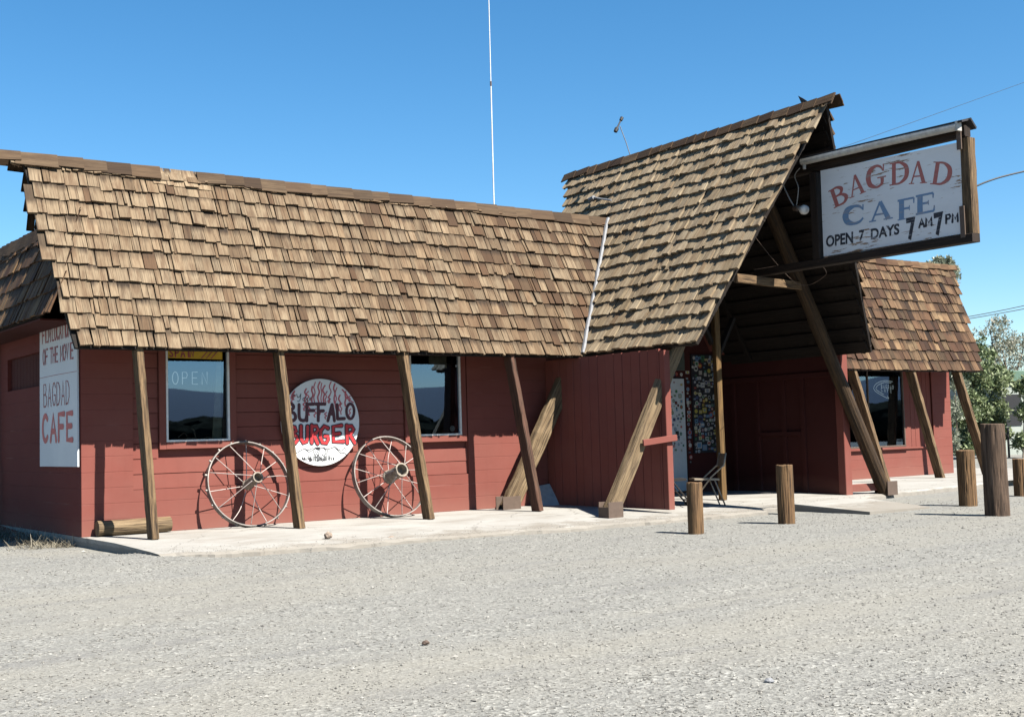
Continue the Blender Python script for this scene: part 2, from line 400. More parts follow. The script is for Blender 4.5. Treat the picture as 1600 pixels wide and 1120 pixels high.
ln = g.ramp(g.noise(g.map(p, (1.2, 1.2, 60)), 1.0, 2), [(.27, .35), (.33, 0.0)]); c = g.mix(ln, c, (.45, .44, .45))
MAT['signwhite'] = g.color(g.mix(chip, c, g.mix(g.noise(p, 30, 3), (.10, .055, .035), (.30, .19, .11))))
MAT['letred'] = worn_paint('letters_faded_red', (.29, .092, .08), (.24, .17, .15))
MAT['letblue'] = worn_paint('letters_faded_blue', (.115, .185, .285), (.24, .22, .22))
MAT['letblack'] = worn_paint('letters_worn_black', (.022, .022, .028), (.25, .24, .25))
g = NT('board_white', .6, .3); p = g.pos(); n = g.noise(p, 1.5, 5); n2 = g.noise(p, 25, 6, .75)
c = g.mix(g.ramp(n, [(.3, 0.0), (.7, 1.0)]), (.42, .43, .445), (.48, .49, .50)); MAT['boardwhite'] = g.color(g.mix(g.ramp(n2, [(.66, 0.0), (.7, .6)]), c, (.45, .4, .38)))
MAT['discwhite'] = plain('disc_white', (.80, .82, .82), .5, var=.05)

def glass_mat(name, tint, refl):
    m = bpy.data.materials.new(name); m.use_nodes = True; t = m.node_tree; t.nodes.clear()
    o = t.nodes.new('ShaderNodeOutputMaterial'); mx = t.nodes.new('ShaderNodeMixShader'); tr = t.nodes.new('ShaderNodeBsdfTransparent'); gl = t.nodes.new('ShaderNodeBsdfGlossy')
    gl.inputs['Roughness'].default_value = .012; gl.inputs['Color'].default_value = (*tint, 1); tr.inputs['Color'].default_value = (.8, .82, .82, 1)
    fr = t.nodes.new('ShaderNodeFresnel'); fr.inputs[0].default_value = refl
    t.links.new(fr.outputs[0], mx.inputs[0]); t.links.new(tr.outputs[0], mx.inputs[1]); t.links.new(gl.outputs[0], mx.inputs[2]); t.links.new(mx.outputs[0], o.inputs[0])
    return m
MAT['glass'] = glass_mat('window_glass', (.55, .75, 1.0), 2.6)
def emit(name, c, s):
    g = NT(name, .4, .3); g.put(g.b.inputs['Emission Color'], c); g.b.inputs['Emission Strength'].default_value = s; return g.color((.4, .43, .43))
MAT['neon'] = emit('neon_tube', (.75, .9, .92), .07)
def leaf_mat(name, stops, trans=.25):
    g = NT(name, .55, .35); t = g.attr('tint').outputs['Fac']; c = g.ramp(t, [(p_, tuple(v * .78 for v in q_)) for p_, q_ in stops]); g.color(c)
    try: g.b.inputs['Transmission Weight'].default_value = 0.0
    except Exception: pass
    tl = g.node('ShaderNodeBsdfTranslucent', {'Color': c}); ms = g.node('ShaderNodeMixShader', {0: trans, 1: g.b.outputs[0], 2: tl.outputs[0]}); g.t.links.new(ms.outputs[0], g.out.inputs[0])
    return g.m
MAT['leaf_green'] = leaf_mat('leaf_green', [(0, (.06, .085, .035)), (.5, (.16, .205, .09)), (1, (.38, .42, .25))])
MAT['leaf_grey'] = leaf_mat('leaf_grey', [(0, (.14, .17, .12)), (.5, (.24, .27, .19)), (1, (.40, .40, .32))])
MAT['leaf_dry'] = leaf_mat('leaf_dry', [(0, (.14, .16, .10)), (.5, (.24, .24, .17)), (1, (.38, .35, .29))])
MAT['bark'] = plain('bark', (.16, .12, .085), .9, var=.4)
MAT['scrub'] = plain('scrub_leaf', (.022, .024, .019), 1.0, 0.0, 0.0, var=.6, scale=.8)
MAT['weed'] = leaf_mat('weed', [(0, (.14, .12, .09)), (1, (.3, .27, .2))], .1)
g = NT('hazy_hill', .95, .1); MAT['hill'] = g.color(g.mix(g.noise(g.map(g.pos(), (.01, .01, .02)), 1.0, 6, .65), (.035, .05, .075), (.05, .068, .095)))  # blue distance haze painted into the rock colour
STK = [(.75, .74, .70), (.10, .12, .25), (.55, .10, .08), (.08, .25, .12), (.04, .04, .045), (.70, .58, .12), (.35, .40, .48), (.18, .35, .55), (.60, .55, .5)]
for i, c in enumerate(STK): MAT['st%d' % i] = plain('sticker_colour', tuple(v * .75 for v in c), .45, var=.35, scale=60)
STM = [MAT['st%d' % i] for i in range(len(STK))]

# ================================================================ THE SETTING
def fbm(x, y, s, o=3): return mnoise.fractal(V(x * s, y * s, 3.7), 1.0, 2.0, o)
def ground_z(x, y):
    z = -.125 + .012 * fbm(x, y, .45) + .006 * fbm(x, y, 1.9)
    r_ = max(0.0, math.hypot(x - 12, y + 3) - 40); z += min(r_ * .001, .3) * fbm(x, y, .02)
    if y > -2.2 and 4.0 < x < 27: z -= .05 * min(1, (y + 2.2) / .6)
    if -4.6 < y and x < 5.6: z += .055 * min(1, (5.6 - x) / .7) * min(1, (y + 4.6) / 1.2)
    return z
def axis(lo, hi, step, far):
    a = list(np.arange(lo, hi + 1e-6, step)); d = step; lo_, hi_ = [], []
    p = hi
    while p < far: d *= 1.45; p += d; hi_.append(p)
    d = step; p = lo
    while p > -far: d *= 1.45; p -= d; lo_.append(p)
    return lo_[::-1] + a + hi_
xs = axis(-3, 30, .22, 4000); ys = axis(-14, 5, .22, 4000)
gv = [(x, y, ground_z(x, y)) for y in ys for x in xs]; nx = len(xs)
gf = [[j * nx + i, j * nx + i + 1, (j + 1) * nx + i + 1, (j + 1) * nx + i] for j in range(len(ys) - 1) for i in range(nx - 1)]
mb = MB(); mb.add(gv, gf); tag(mb.build('ground', MAT['gravel'], smooth=True), 'pale grey gravel lot with sandy patches in front of the red building', None, None, 'structure')

# concrete walk: strips from the walls to a ragged front edge
edge = [(4.86, -2.80), (5.6, -3.0), (6.55, -3.22), (7.5, -3.22), (8.7, -3.36), (10.1, -3.50), (11.3, -3.52), (12.2, -3.5), (13.0, -3.56), (13.75, -3.50), (13.82, -3.16), (14.4, -3.18), (15.2, -3.06), (16.2, -2.86), (17.2, -2.72), (18.6, -2.42), (20.7, -2.2), (24.0, -1.6), (28.0, -1.3)]
def edge_y(x):
    for (x0, y0), (x1, y1) in zip(edge, edge[1:]):
        if x <= x1: return y0 + (y1 - y0) * (x - x0) / (x1 - x0)
    return edge[-1][1]
px_ = list(np.arange(4.86, 28.0, .06))
rows = []
for x in px_:
    e = edge_y(x) + .07 * fbm(x, 0, 1.3) + .045 * fbm(x, 5, 5) + .02 * fbm(x, 8, 14)
    if x < 5: e = edge_y(x)
    def zt(y): return -.06 * max(0, min(1, (-1.2 - y) / 2.0)) + .004 * fbm(x, y, 1.2)
    rows.append([V(x, 4.2, -.004), V(x, 0.9, -.002), V(x, -.5, zt(-.5)), V(x, -1.3, zt(-1.3)), V(x, -2.0, zt(-2)), V(x, e + .28, zt(e + .28)), V(x, e + .06, zt(e) - .004 + .008 * fbm(x, 1, 4)), V(x + .01, e - .0, zt(e) - .028 + .015 * fbm(x, 3, 5)), V(x, e - .03 + .03 * fbm(x, 7, 4), -.30)])
mb = MB(); m_ = len(rows[0]); vv = [p for r_ in rows for p in r_]
ff = [[i * m_ + k, i * m_ + k + 1, (i + 1) * m_ + k + 1, (i + 1) * m_ + k] for i in range(len(rows) - 1) for k in range(m_ - 1)]
ff.append(list(range(m_))[::-1]); mb.add(vv, ff); tag(mb.build('pavement', MAT['concrete']), 'pale cracked concrete walk along the front of the building', None, None, 'structure')
mb = MB(); a, b, c_, d = V(14.55, -3.30, -.02), V(14.44, -4.80, -.085), V(15.95, -4.72, -.10), V(16.5, -2.95, -.02)
dn = V(0, 0, -.25); vs = [a, b, c_, d, a + dn, b + dn, c_ + dn, d + dn]
mb.add(vs, [[0, 1, 2, 3], [0, 4, 5, 1], [1, 5, 6, 2], [2, 6, 7, 3], [3, 7, 4, 0]]); tag(mb.build('path', MAT['concrete']), 'low concrete ramp slab in front of the entrance', None, None, 'structure')

# hills and scrub across the road behind the viewpoint: seen only in the window glass
mb = MB(); hv = []; nh = 160
for i in range(nh + 1):
    a = R(-150 + 180 * i / nh); dx, dy = math.sin(a + R(90)), -math.cos(a + R(90))
    dx, dy = math.cos(a), math.sin(a)
    h = 62 + 46 * fbm(i * .05, 2, 1.0, 5) + 8 * fbm(i * .3, 9, 1.0, 3)
    for rr, hh in ((1250, -2), (1450, h * .55), (1700, h), (2300, -5)): hv.append((dx * rr, dy * rr, hh + (6 * fbm(i * .8, rr, .7) if hh > 0 else 0)))
mb.add(hv, [[i * 4 + k, i * 4 + k + 1, (i + 1) * 4 + k + 1, (i + 1) * 4 + k] for i in range(nh) for k in range(3)]); tag(mb.build('hills', MAT['hill'], smooth=True), None, None, None, 'structure')
def leaf_cloud(mb, centers, n, size, rad, up=.3, aspect=2.2, seed=1):
    r_ = random.Random(seed); vs = []; fs = []; ts = []
    for _ in range(n):
        c, rr = r_.choice(centers) if not isinstance(rad, (int, float)) else (r_.choice(centers), rad)
        while True:
            d = V(r_.uniform(-1, 1), r_.uniform(-1, 1), r_.uniform(-1, 1))
            if d.length < 1: break
        p = Vector(c) + d * rr; x = V(r_.gauss(0, 1), r_.gauss(0, 1), r_.gauss(0, 1) + up).normalized(); y = x.orthogonal().normalized(); y = (Matrix.Rotation(r_.uniform(0, 6.28), 3, x) @ y)
        L = size * r_.uniform(.6, 1.4); Wd = L / aspect
        o = len(vs); vs += [p, p + x * L * .5 + y * Wd * .5, p + x * L, p + x * L * .5 - y * Wd * .5]; fs.append([o, o + 1, o + 2, o + 3]); t = min(1, max(0, r_.gauss(.5, .25))); ts.append([(t, t, t, 1)] * 4)
    mb.add(vs, fs, tints=ts)
mb = MB(); cs = []
for i in range(260):
    a = R(rng.uniform(-85, -15)); d = rng.uniform(75, 130); cs.append((V(12 + d * math.cos(a), -10 + d * math.sin(a), rng.uniform(.4, 2.2)), rng.uniform(1.2, 2.6)))

bmx = bmesh.new(); bmesh.ops.create_icosphere(bmx, subdivisions=3, radius=1); sv_ = [v.co.copy() for v in bmx.verts]; sf_ = [[v.index for v in f.verts] for f in bmx.faces]; bmx.free()
for k_, (c_, r_s) in enumerate(cs):
    mb.add([c_ + V(v.x * r_s * 1.5, v.y * r_s * 1.5, v.z * r_s * .75) * (1 + .22 * mnoise.noise(v * 2.2 + V(k_, 0, 0)) + .10 * mnoise.noise(v * 7 + V(k_, 0, 0))) for v in sv_], sf_, tint=((k_ % 10) / 10,) * 3 + (1,))
tag(mb.build('scrub', MAT['scrub']), None, None, None, 'stuff')

# loose stones of the lot
def pebbles(n, seed):
    r_ = np.random.default_rng(seed); V0 = []; F0 = []; T0 = []
    octv = np.array([(1, 0, 0), (0, 1, 0), (-1, 0, 0), (0, -1, 0), (0, 0, 1), (0, 0, -1)], float); octf = [(0, 1, 4), (1, 2, 4), (2, 3, 4), (3, 0, 4), (1, 0, 5), (2, 1, 5), (3, 2, 5), (0, 3, 5)]
    k = 0
    while k < n:
        d = 4.6 + 17 * r_.random() ** 1.7; a = R(36.3) + r_.uniform(-.46, .46)
        x = math.sin(a) * d; y = -16 + math.cos(a) * d
        if 4.9 < x < 28 and y > edge_y(x) - .05 or y > 3 or (14.4 < x < 16.5 and y > -4.85): continue
        big = r_.random(); s = (.0045 + .006 * r_.random()) if big < .97 else (.010 + .006 * r_.random() if big < .9992 else .016 + .010 * r_.random())
        s *= .75 + d * .03
        v = octv * (1 + r_.uniform(-.3, .3, (6, 3))) * s * np.array([1, r_.uniform(.6, 1), r_.uniform(.45, .75)])
        th = r_.uniform(0, 6.28); cth, sth = math.cos(th), math.sin(th); v[:, :2] = v[:, :2] @ np.array([[cth, sth], [-sth, cth]])
        v += (x, y, ground_z(x, y) + s * .25); o = len(V0); V0 += v.tolist(); F0 += [[o + i for i in f] for f in octf]; t = float(np.clip(r_.normal(.58, .2), 0, .9)); T0 += [[(t, t, t, 1)] * 3] * 8; k += 1
    for _ in range(1500):                                # grit spilt over the lip of the walk
        x = r_.uniform(5.0, 19.0); y = edge_y(x) + abs(r_.normal(0, .30)) - .02; s = .003 + .005 * r_.random() ** 2
        v = octv * (1 + r_.uniform(-.3, .3, (6, 3))) * s * np.array([1, .8, .6]); v += (x, y, -.06 * max(0, min(1, (-1.2 - y) / 2.0)) + s * .4); o = len(V0); V0 += v.tolist(); F0 += [[o + i for i in f] for f in octf]; t = float(np.clip(r_.normal(.5, .2), 0, .9)); T0 += [[(t, t, t, 1)] * 3] * 8
    mb = MB(); mb.add(V0, F0, tints=T0); return mb
tag(pebbles(24000, 5).build('gravel', MAT['pebble']), None, None, None, 'stuff')

# ================================================================ THE BUILDING
B = thing('roadside_building', 'long red roadside building with shake mansard roofs and a steep gabled entrance', 'building', (4.87, 0, 0))
def part(mb, name, mat, parent=None, **k): return mb.build(name, mat, parent or B, **k)

def wall(f, u0, u1, z0, z1, holes, th, mb=None, mi=0):
    """a wall with openings; f(u, z, d) gives the point d metres outside the face"""
    mb = mb or MB(); us = sorted({u0, u1, *[h for q in holes for h in q[:2]]}); zs = sorted({z0, z1, *[h for q in holes for h in q[2:]]})
    hole = lambda i, j: i < 0 or j < 0 or i >= len(us) - 1 or j >= len(zs) - 1 or any(q[0] - 1e-6 <= us[i] and us[i + 1] <= q[1] + 1e-6 and q[2] - 1e-6 <= zs[j] and zs[j + 1] <= q[3] + 1e-6 for q in holes)
    def pq(*p): quad(mb, *p, mi=mi)
    for i in range(len(us) - 1):
        for j in range(len(zs) - 1):
            if hole(i, j): continue
            a, b, c, d = us[i], us[i + 1], zs[j], zs[j + 1]
            pq(f(a, c, 0), f(b, c, 0), f(b, d, 0), f(a, d, 0)); pq(f(b, c, -th), f(a, c, -th), f(a, d, -th), f(b, d, -th))
            if hole(i - 1, j): pq(f(a, c, -th), f(a, c, 0), f(a, d, 0), f(a, d, -th))
            if hole(i + 1, j): pq(f(b, c, 0), f(b, c, -th), f(b, d, -th), f(b, d, 0))
            if hole(i, j - 1): pq(f(a, c, -th), f(b, c, -th), f(b, c, 0), f(a, c, 0))
            if hole(i, j + 1): pq(f(a, d, 0), f(b, d, 0), f(b, d, -th), f(a, d, -th))
    return mb
ff_ = lambda u, z, d: V(u, -d, z)                     # front of the left wing, y = 0
fr_ = lambda u, z, d: V(u, 1.0 - d, z)                # front of the right wing, y = 1
fe_ = lambda u, z, d: V(4.867 - d, -u, z)              # left end wall, u = -y
# --- left wing
W1 = (5.99, 6.89, 1.18, 2.50); W2 = (9.80, 10.73, 1.17, 2.50); REC = (5.54, 10.85, .565, 2.62)
part(wall(ff_, 4.87, 12.44, -.12, 4.3, [REC], .2), 'front_wall', MAT['red_block_x'])
mb = MB(); 
bz = [.565, .765, .965, 1.165, 1.365, 1.565, 1.765, 1.965, 2.165, 2.365, 2.62]
fs_ = lambda u, z, d: V(u, .02 - d, z)
hw = lambda w_: (w_[0] - .1, w_[1] + .1, w_[2] - .1, w_[3])
for z0, z1 in zip(bz, bz[1:]):
    segs = [(5.54, 10.85)]
    for w_ in (W1, W2):
        q = hw(w_)
        if z1 > q[2]: segs = [s2 for s in segs for s2 in ([(s[0], q[0]), (q[1], s[1])] if s[0] < q[0] and s[1] > q[1] else [s])]
    for s0, s1 in segs:                                # lapped boards: lower edge proud of the one below
        zt = z1 - .004; top = .003
        a, b = V(s0 + .003, .006 + .02, z0 + .005), V(s1 - .003, .006 + .02, z0 + .005 + rng.uniform(-.003, .003))
        c_, d = V(s1 - .003, .014 + .02, zt), V(s0 + .003, .014 + .02, zt)
        bk = V(0, .035, 0); vs = [a, b, c_, d, a + bk, b + bk, c_ + bk, d + bk]
        mb.add(vs, [[0, 1, 2, 3], [0, 4, 5, 1], [2, 6, 7, 3], [0, 3, 7, 4], [1, 5, 6, 2], [5, 4, 7, 6]])
# backing sheet round the windows
wall(lambda u, z, d: V(u, .075 - d, z), 5.54, 10.85, .565, 2.62, [W1, W2], .06, mb)
part(mb, 'siding_panel', MAT['red_board'])
def window(f, q, fw, fmat, trim=None, mull=None, sill=0.0):
    u0, u1, z0, z1 = q; mb = MB()
    def bar(a, b, c, d, o=.012, i_=.05):
        p = [f(a, c, o), f(b, d, -i_)]; box(mb, [min(p[0][k], p[1][k]) for k in range(3)], [max(p[0][k], p[1][k]) for k in range(3)], cham=.08)
    bar(u0, u1, z0, z0 + fw); bar(u0, u1, z1 - fw, z1)
    bar(u0, u0 + fw, z0 + fw, z1 - fw); bar(u1 - fw, u1, z0 + fw, z1 - fw)
    for m in mull or []: bar(m - fw * .4, m + fw * .4, z0 + fw, z1 - fw, .004)
    wdw = part(mb, 'window', fmat)
    mb = MB(); quad(mb, f(u0 + fw, z0 + fw, -.02), f(u1 - fw, z0 + fw, -.02), f(u1 - fw, z1 - fw, -.02), f(u0 + fw, z1 - fw, -.02)); mb.build('pane', MAT['glass'], wdw)
    if trim:
        mb = MB(); t = trim
        def tb(a, b, c, d, o):
            p = [f(a, c, o), f(b, d, -.03)]; box(mb, [min(p[0][k], p[1][k]) for k in range(3)], [max(p[0][k], p[1][k]) for k in range(3)], cham=.06)
        tb(u0 - t, u0 - .002, z0 - t, z1, .010); tb(u1 + .002, u1 + t, z0 - t, z1, .010); tb(u0 - .001, u1 + .001, z0 - t, z0 - .002, .013)
        mb.build('trim', MAT['red_board'], wdw)
    return wdw
window(lambda u, z, d: V(u, .0 - d, z), W1, .028, MAT['white_frame'], .095)
window(lambda u, z, d: V(u, .0 - d, z), W2, .028, MAT['white_frame'], .095)
# left end wall with its boarded opening
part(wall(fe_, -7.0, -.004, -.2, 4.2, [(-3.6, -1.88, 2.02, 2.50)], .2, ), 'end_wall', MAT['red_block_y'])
mb = MB(); y = 1.88
while y < 3.6:
    wd = .17; box(mb, (4.92, y + .004, 2.02), (4.945, min(3.6, y + wd) - .004, 2.50), cham=.05); y += wd
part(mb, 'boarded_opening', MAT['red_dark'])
mb = MB(); tube(mb, [(4.80, 4.05, 3.2), (4.80, 4.05, 1.0), (4.79, 3.95, .8), (4.79, 4.02, -.2)], .035); part(mb, 'downpipe', MAT['black'], smooth=True)
# --- right wing
W3 = (19.9, 23.28, .655, 2.42)
part(wall(fr_, 17.05, 25.02, -.12, 4.3, [W3, (23.36, 24.30, .64, 2.6)], .2), 'front_wall', MAT['red_block_x'])
mb = MB(); u = 23.36
while u < 24.29:
    u2 = min(24.30, u + .155); box(mb, (u + .004, 1.012, .64), (u2 - .004, 1.04, 2.6), cham=.1); u = u2
box(mb, (23.30, .965, .60), (24.36, 1.06, .638), cham=.1)
part(mb, 'board_panel', MAT['red_board'])
window(fr_, W3, .035, MAT['steel'], None, [22.05])
mb = MB(); box(mb, (19.8, .93, .60), (23.298, 1.03, .652), cham=.1); box(mb, (24.3, .975, -.05), (24.36, 1.02, 2.5), cham=.1); part(mb, 'window_sill', MAT['red_board'])
part(wall(lambda u, z, d: V(25.023 + d, u, z), 1.004, 7.0, -.12, 4.3, [], .2), 'end_wall', MAT['red_block_y'])
for lo, hi in (((5.1, .22, .02), (12.3, 3.6, .03)), ((17.3, 1.25, .02), (24.8, 4.4, .03))):
    mb = MB(); box(mb, lo, hi); part(mb, 'interior_floor', MAT['interior'])
for lo, hi in (((5.1, 3.6, 0), (12.3, 3.7, 4.2)), ((17.3, 4.4, 0), (24.8, 4.5, 4.2)), ((12.3, .22, 0), (12.4, 3.7, 4.2)), ((24.75, 1.25, 0), (24.8, 4.5, 4.2)), ((17.2, 1.25, 0), (17.3, 4.5, 4.2)), ((5.1, .25, 2.75), (12.3, 3.6, 2.8)), ((17.3, 1.25, 2.75), (24.8, 4.4, 2.8))):
    mb = MB(); box(mb, lo, hi); part(mb, 'interior_wall', MAT['interior'])


# --- roofs
GX, GZ, GT = 14.75, 6.05, 3.67 / 2.25                  # entrance gable: ridge x, ridge z, slope
gl = lambda z: GX - (GZ - z) / GT
gr = lambda z: GX + (GZ - z) / GT
wl = lambda z: -.9 + (z - 2.35) * .411                 # left wing slope: y at height z
wr = lambda z: .1 + (z - 2.28) * .349
def shakes(mb, O, a, b, n, s0, s1, T, expo, keep, wid, hue, seed, th=(.016, .030), rough=1.0, wave=.016, splay=.02, stain_shade_amt=1.0, smin=.25):
    r_ = random.Random(seed); O, a, b, n = Vector(O), Vector(a), Vector(b), Vector(n)
    k = 0; rows_ = int(T / expo + .5)
    while k < rows_:
        t0 = k * expo; s = s0 - r_.random() * wid[1]
        rowj = r_.uniform(-.01, .01)
        while s < s1:
            wd = r_.uniform(*wid) if r_.random() < .8 else r_.uniform(wid[0] * .5, wid[0])
            gap = r_.uniform(.004, .013) if r_.random() < .85 else r_.uniform(.012, .024); sc_ = s + wd / 2
            if keep(sc_, t0 + expo * .5):
                tj = t0 + rowj + wave * mnoise.noise(V(s * .6, k * .7, seed)) + (r_.gauss(0, .008) if r_.random() < .86 else r_.gauss(0, .024)); tj = max(tj, -.02 if k else -.012 + r_.uniform(-.01, .02))
                L = min(expo * 1.95, T + .03 - tj); rot = r_.gauss(0, splay)
                tb = r_.uniform(*th); lift = .024 + r_.uniform(-.004, .006) + (r_.uniform(.004, .022) * rough if r_.random() < .16 * rough else 0); tp = .005
                tw = r_.uniform(-.006, .006) * rough
                u0, u1 = s + gap / 2, s + wd - gap / 2; um = (u0 + u1) / 2
                def P(u, t, h): 
                    du = u - um; return O + a * (um + du - rot * (t - tj)) + b * (t + rot * du) + n * h
                bl, br_ = r_.gauss(0, .004), r_.gauss(0, .004)
                vs = [P(u0, tj + bl, lift + tw), P(u1, tj + br_, lift - tw), P(u1, tj + L, 0), P(u0, tj + L, 0),
                      P(u0, tj + bl, lift + tb + tw), P(u1, tj + br_, lift + tb - tw), P(u1, tj + L, tp), P(u0, tj + L, tp)]
                ru, rv = r_.random() * 60, r_.random() * 60
                h_, v_ = hue(sc_, t0, r_); A0, A1 = 0.0, L / expo
                fs = [[4, 5, 6, 7], [0, 1, 5, 4], [1, 2, 6, 5], [3, 0, 4, 7], [2, 3, 7, 6]]
                pos2 = {0: (u0, 0), 4: (u0, .02), 1: (u1, 0), 5: (u1, .02), 2: (u1, L), 6: (u1, L), 3: (u0, L), 7: (u0, L)}
                uv = [[(ru + pos2[i][0], rv + pos2[i][1]) for i in f] for f in fs]
                al = {0: 0.0, 1: 0.0, 4: 0.02, 5: .02, 2: A1, 3: A1, 6: A1, 7: A1}; stn = (smin + (1 - smin) * r_.random()) * stain_shade_amt
                mb.add(vs, fs, uv, tints=[[(h_, v_, stn, al[i]) for i in f] for f in fs])
            s += wd
        k += 1
def caps(mb, A, Bp, downs, norms, seg, wd, skip=lambda t: False, seed=1, lift0=.03):
    r_ = random.Random(seed); A, Bp = Vector(A), Vector(Bp); L = (Bp - A).length; e = (Bp - A) / L; t = 0
    while t < L:
        sl = seg * r_.uniform(.75, 1.3)
        if not skip(t + sl / 2):
            for dn, nn in zip(downs, norms):
                dn, nn = Vector(dn), Vector(nn); w_ = wd * r_.uniform(.85, 1.15); l0 = lift0 + .008; l1 = lift0 + r_.uniform(.02, .036); th = .018; kick = r_.uniform(-.025, .025)
                p0 = A + e * (t - .02); p1 = A + e * min(L + .03, t + sl * 1.18); up = -dn * .015
                vs = [p0 + nn * l0 + up, p1 + nn * l1 + up, p1 + nn * l1 + dn * (w_ + kick), p0 + nn * l0 + dn * w_]; vs += [v + nn * th for v in vs]
                fs = [[4, 5, 6, 7], [0, 1, 5, 4][::-1], [1, 2, 6, 5][::-1], [2, 3, 7, 6][::-1], [3, 0, 4, 7][::-1], [0, 1, 2, 3]]
                ru, rv = r_.random() * 50, r_.random() * 50; q = {0: (0, 0), 1: (0, sl), 2: (w_, sl), 3: (w_, 0)}
                h_, v_ = r_.random(), r_.random()
                mb.add(vs, fs, [[(ru + q[i % 4][0], rv + q[i % 4][1]) for i in f] for f in fs], tint=(h_, v_, .3, 0))
        t += sl

nF = V(0, -.9246, .3809); bF = V(0, .3809, .9246); nF2 = V(0, .9246, .3809)
x_at = lambda px: at(px, 300, y=.13).x
def hueL(s, t, r_):
    k = (s - 4.4) / 8.0
    h = r_.gauss(.66 - .30 * k, .10 + .13 * k); v = r_.gauss(.60 - .36 * k, .13 + .15 * k)
    if r_.random() < .03 + .12 * max(0, k): h -= .35; v -= .2
    return min(1, max(0, h)), min(1, max(0, v))
mb = MB()
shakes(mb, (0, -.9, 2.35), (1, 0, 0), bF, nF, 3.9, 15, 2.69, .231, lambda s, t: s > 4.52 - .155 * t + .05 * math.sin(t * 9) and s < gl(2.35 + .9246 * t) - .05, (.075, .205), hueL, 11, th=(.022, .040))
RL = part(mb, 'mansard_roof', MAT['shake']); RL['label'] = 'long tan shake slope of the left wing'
mb = MB()
zt = 4.84
slab_poly(mb, [(4.53, -.9, 2.345), (gl(2.35) + .02, -.9, 2.345), (gl(zt) + .02, wl(zt), zt), (4.18, wl(zt), zt)], nF, .04)
slab_poly(mb, [(gl(zt), .14, zt), (4.5, .14, zt), (5.6, 1.17, 2.35), (13.2, 1.17, 2.35)][::-1], nF2, .04)
slab_poly(mb, [(4.9, 1.1, 3.3), (13.4, 1.1, 3.3), (13.4, 7, 3.3), (4.9, 7, 3.3)], (0, 0, 1), .05)
mb.build('roof_deck', MAT['darkwood'], RL)
mb = MB(); shakes(mb, (0, 1.17, 2.36), (-1, 0, 0), (0, -.3809, .9246), nF2, -13.0, -3.5, 2.68, .25, lambda s, t: -s > 4.05 + .40 * (2.68 - t) and t > .5, (.12, .26), lambda s, t, r_: (r_.random() * .5, .3), 23)
mb.build('rear_slope', MAT['shake_dark'], RL)
mb = MB(); caps(mb, (3.80, .13, 4.87), (13.97, .13, 4.83), [-bF, V(0, .3809, -.9246)], [nF, nF2], .34, .15, lambda t: x_at(243) < 3.80 + t < x_at(312), 4)
mb.build('ridge_cap', MAT['shake_cap'], RL)
mb = MB(); shakes(mb, (0, wl(4.62), 4.62), (1, 0, 0), bF, V(0, -.9246, .3809), x_at(245), x_at(310), .28, .28, lambda s, t: True, (.12, .2), lambda s, t, r_: (.72, 1.0), 9, th=(.02, .03))
mb.build('patch_shake', MAT['shake'], RL)
# end slope
bE = V(.3162, 0, .9487); nE = V(-.9487, 0, .3162)
mb = MB(); shakes(mb, (4.35, 0, 2.8), (0, -1, 0), bE, nE, -6.6, .9, 1.45, .29, lambda s, t: -s > wl(2.8 + t * .95) + .03, (.10, .24), lambda s, t, r_: (r_.uniform(.0, .6), r_.random() * .9), 31)
RE = part(mb, 'mansard_roof', MAT['shake_red']); RE['label'] = 'shaded brown shake slope over the left end wall'
mb = MB(); slab_poly(mb, [(4.36, .0, 2.8), (4.81, .35, 4.16), (4.81, 7, 4.16), (4.36, 7, 2.8)][::-1], nE, .04); slab_poly(mb, [(4.9, 7, 2.78), (4.9, .0, 2.78), (4.36, .0, 2.78), (4.36, 7, 2.78)][::-1], (0, 0, 1), .02, 1); mb.build('roof_deck', [MAT['darkwood'], MAT['red_dark']], RE)
mb = MB(); caps(mb, (4.82, .35, 4.16), (4.82, 6.8, 4.18), [-bE], [nE], .2, .22, seed=8); mb.build('ridge_cap', MAT['shake_cap'], RE)
# right wing
nR_ = V(0, -.944, .329); bR_ = V(0, .329, .944)
mb = MB()
def hueR(s, t, r_): return min(1, max(0, r_.gauss(.34, .33))), min(1, max(-.7, r_.gauss(.12, .5)))
shakes(mb, (0, .1, 2.28), (1, 0, 0), bR_, nR_, 16.5, 26, 2.65, .238, lambda s, t: s < 24.93 + .16 * t + .015 * math.sin(t * 11) and s > gr(2.28 + .944 * t) + .05, (.09, .24), hueR, 41)
RR_ = part(mb, 'mansard_roof', MAT['shake_red']); RR_['label'] = 'reddish brown shake slope of the right wing'
mb = MB(); z2 = 4.76
slab_poly(mb, [(gr(2.28), .1, 2.275), (24.9, .1, 2.275), (25.3, wr(z2), z2), (gr(z2), wr(z2), z2)], nR_, .04)
slab_poly(mb, [(gr(z2), .98, z2), (25.3, .98, z2), (25.1, 1.9, 2.35), (17.5, 1.9, 2.35)], (0, .944, .329), .04)
slab_poly(mb, [(16.5, 1.8, 3.3), (25.0, 1.8, 3.3), (25.0, 7, 3.3), (16.5, 7, 3.3)], (0, 0, 1), .05); mb.build('roof_deck', MAT['darkwood'], RR_)
mb = MB(); caps(mb, (15.6, .97, 4.78), (25.36, .97, 4.79), [-bR_, V(0, .329, -.944)], [nR_, V(0, .944, .329)], .3, .13, seed=12, lift0=.02); mb.build('ridge_cap', MAT['shake_red'], RR_)
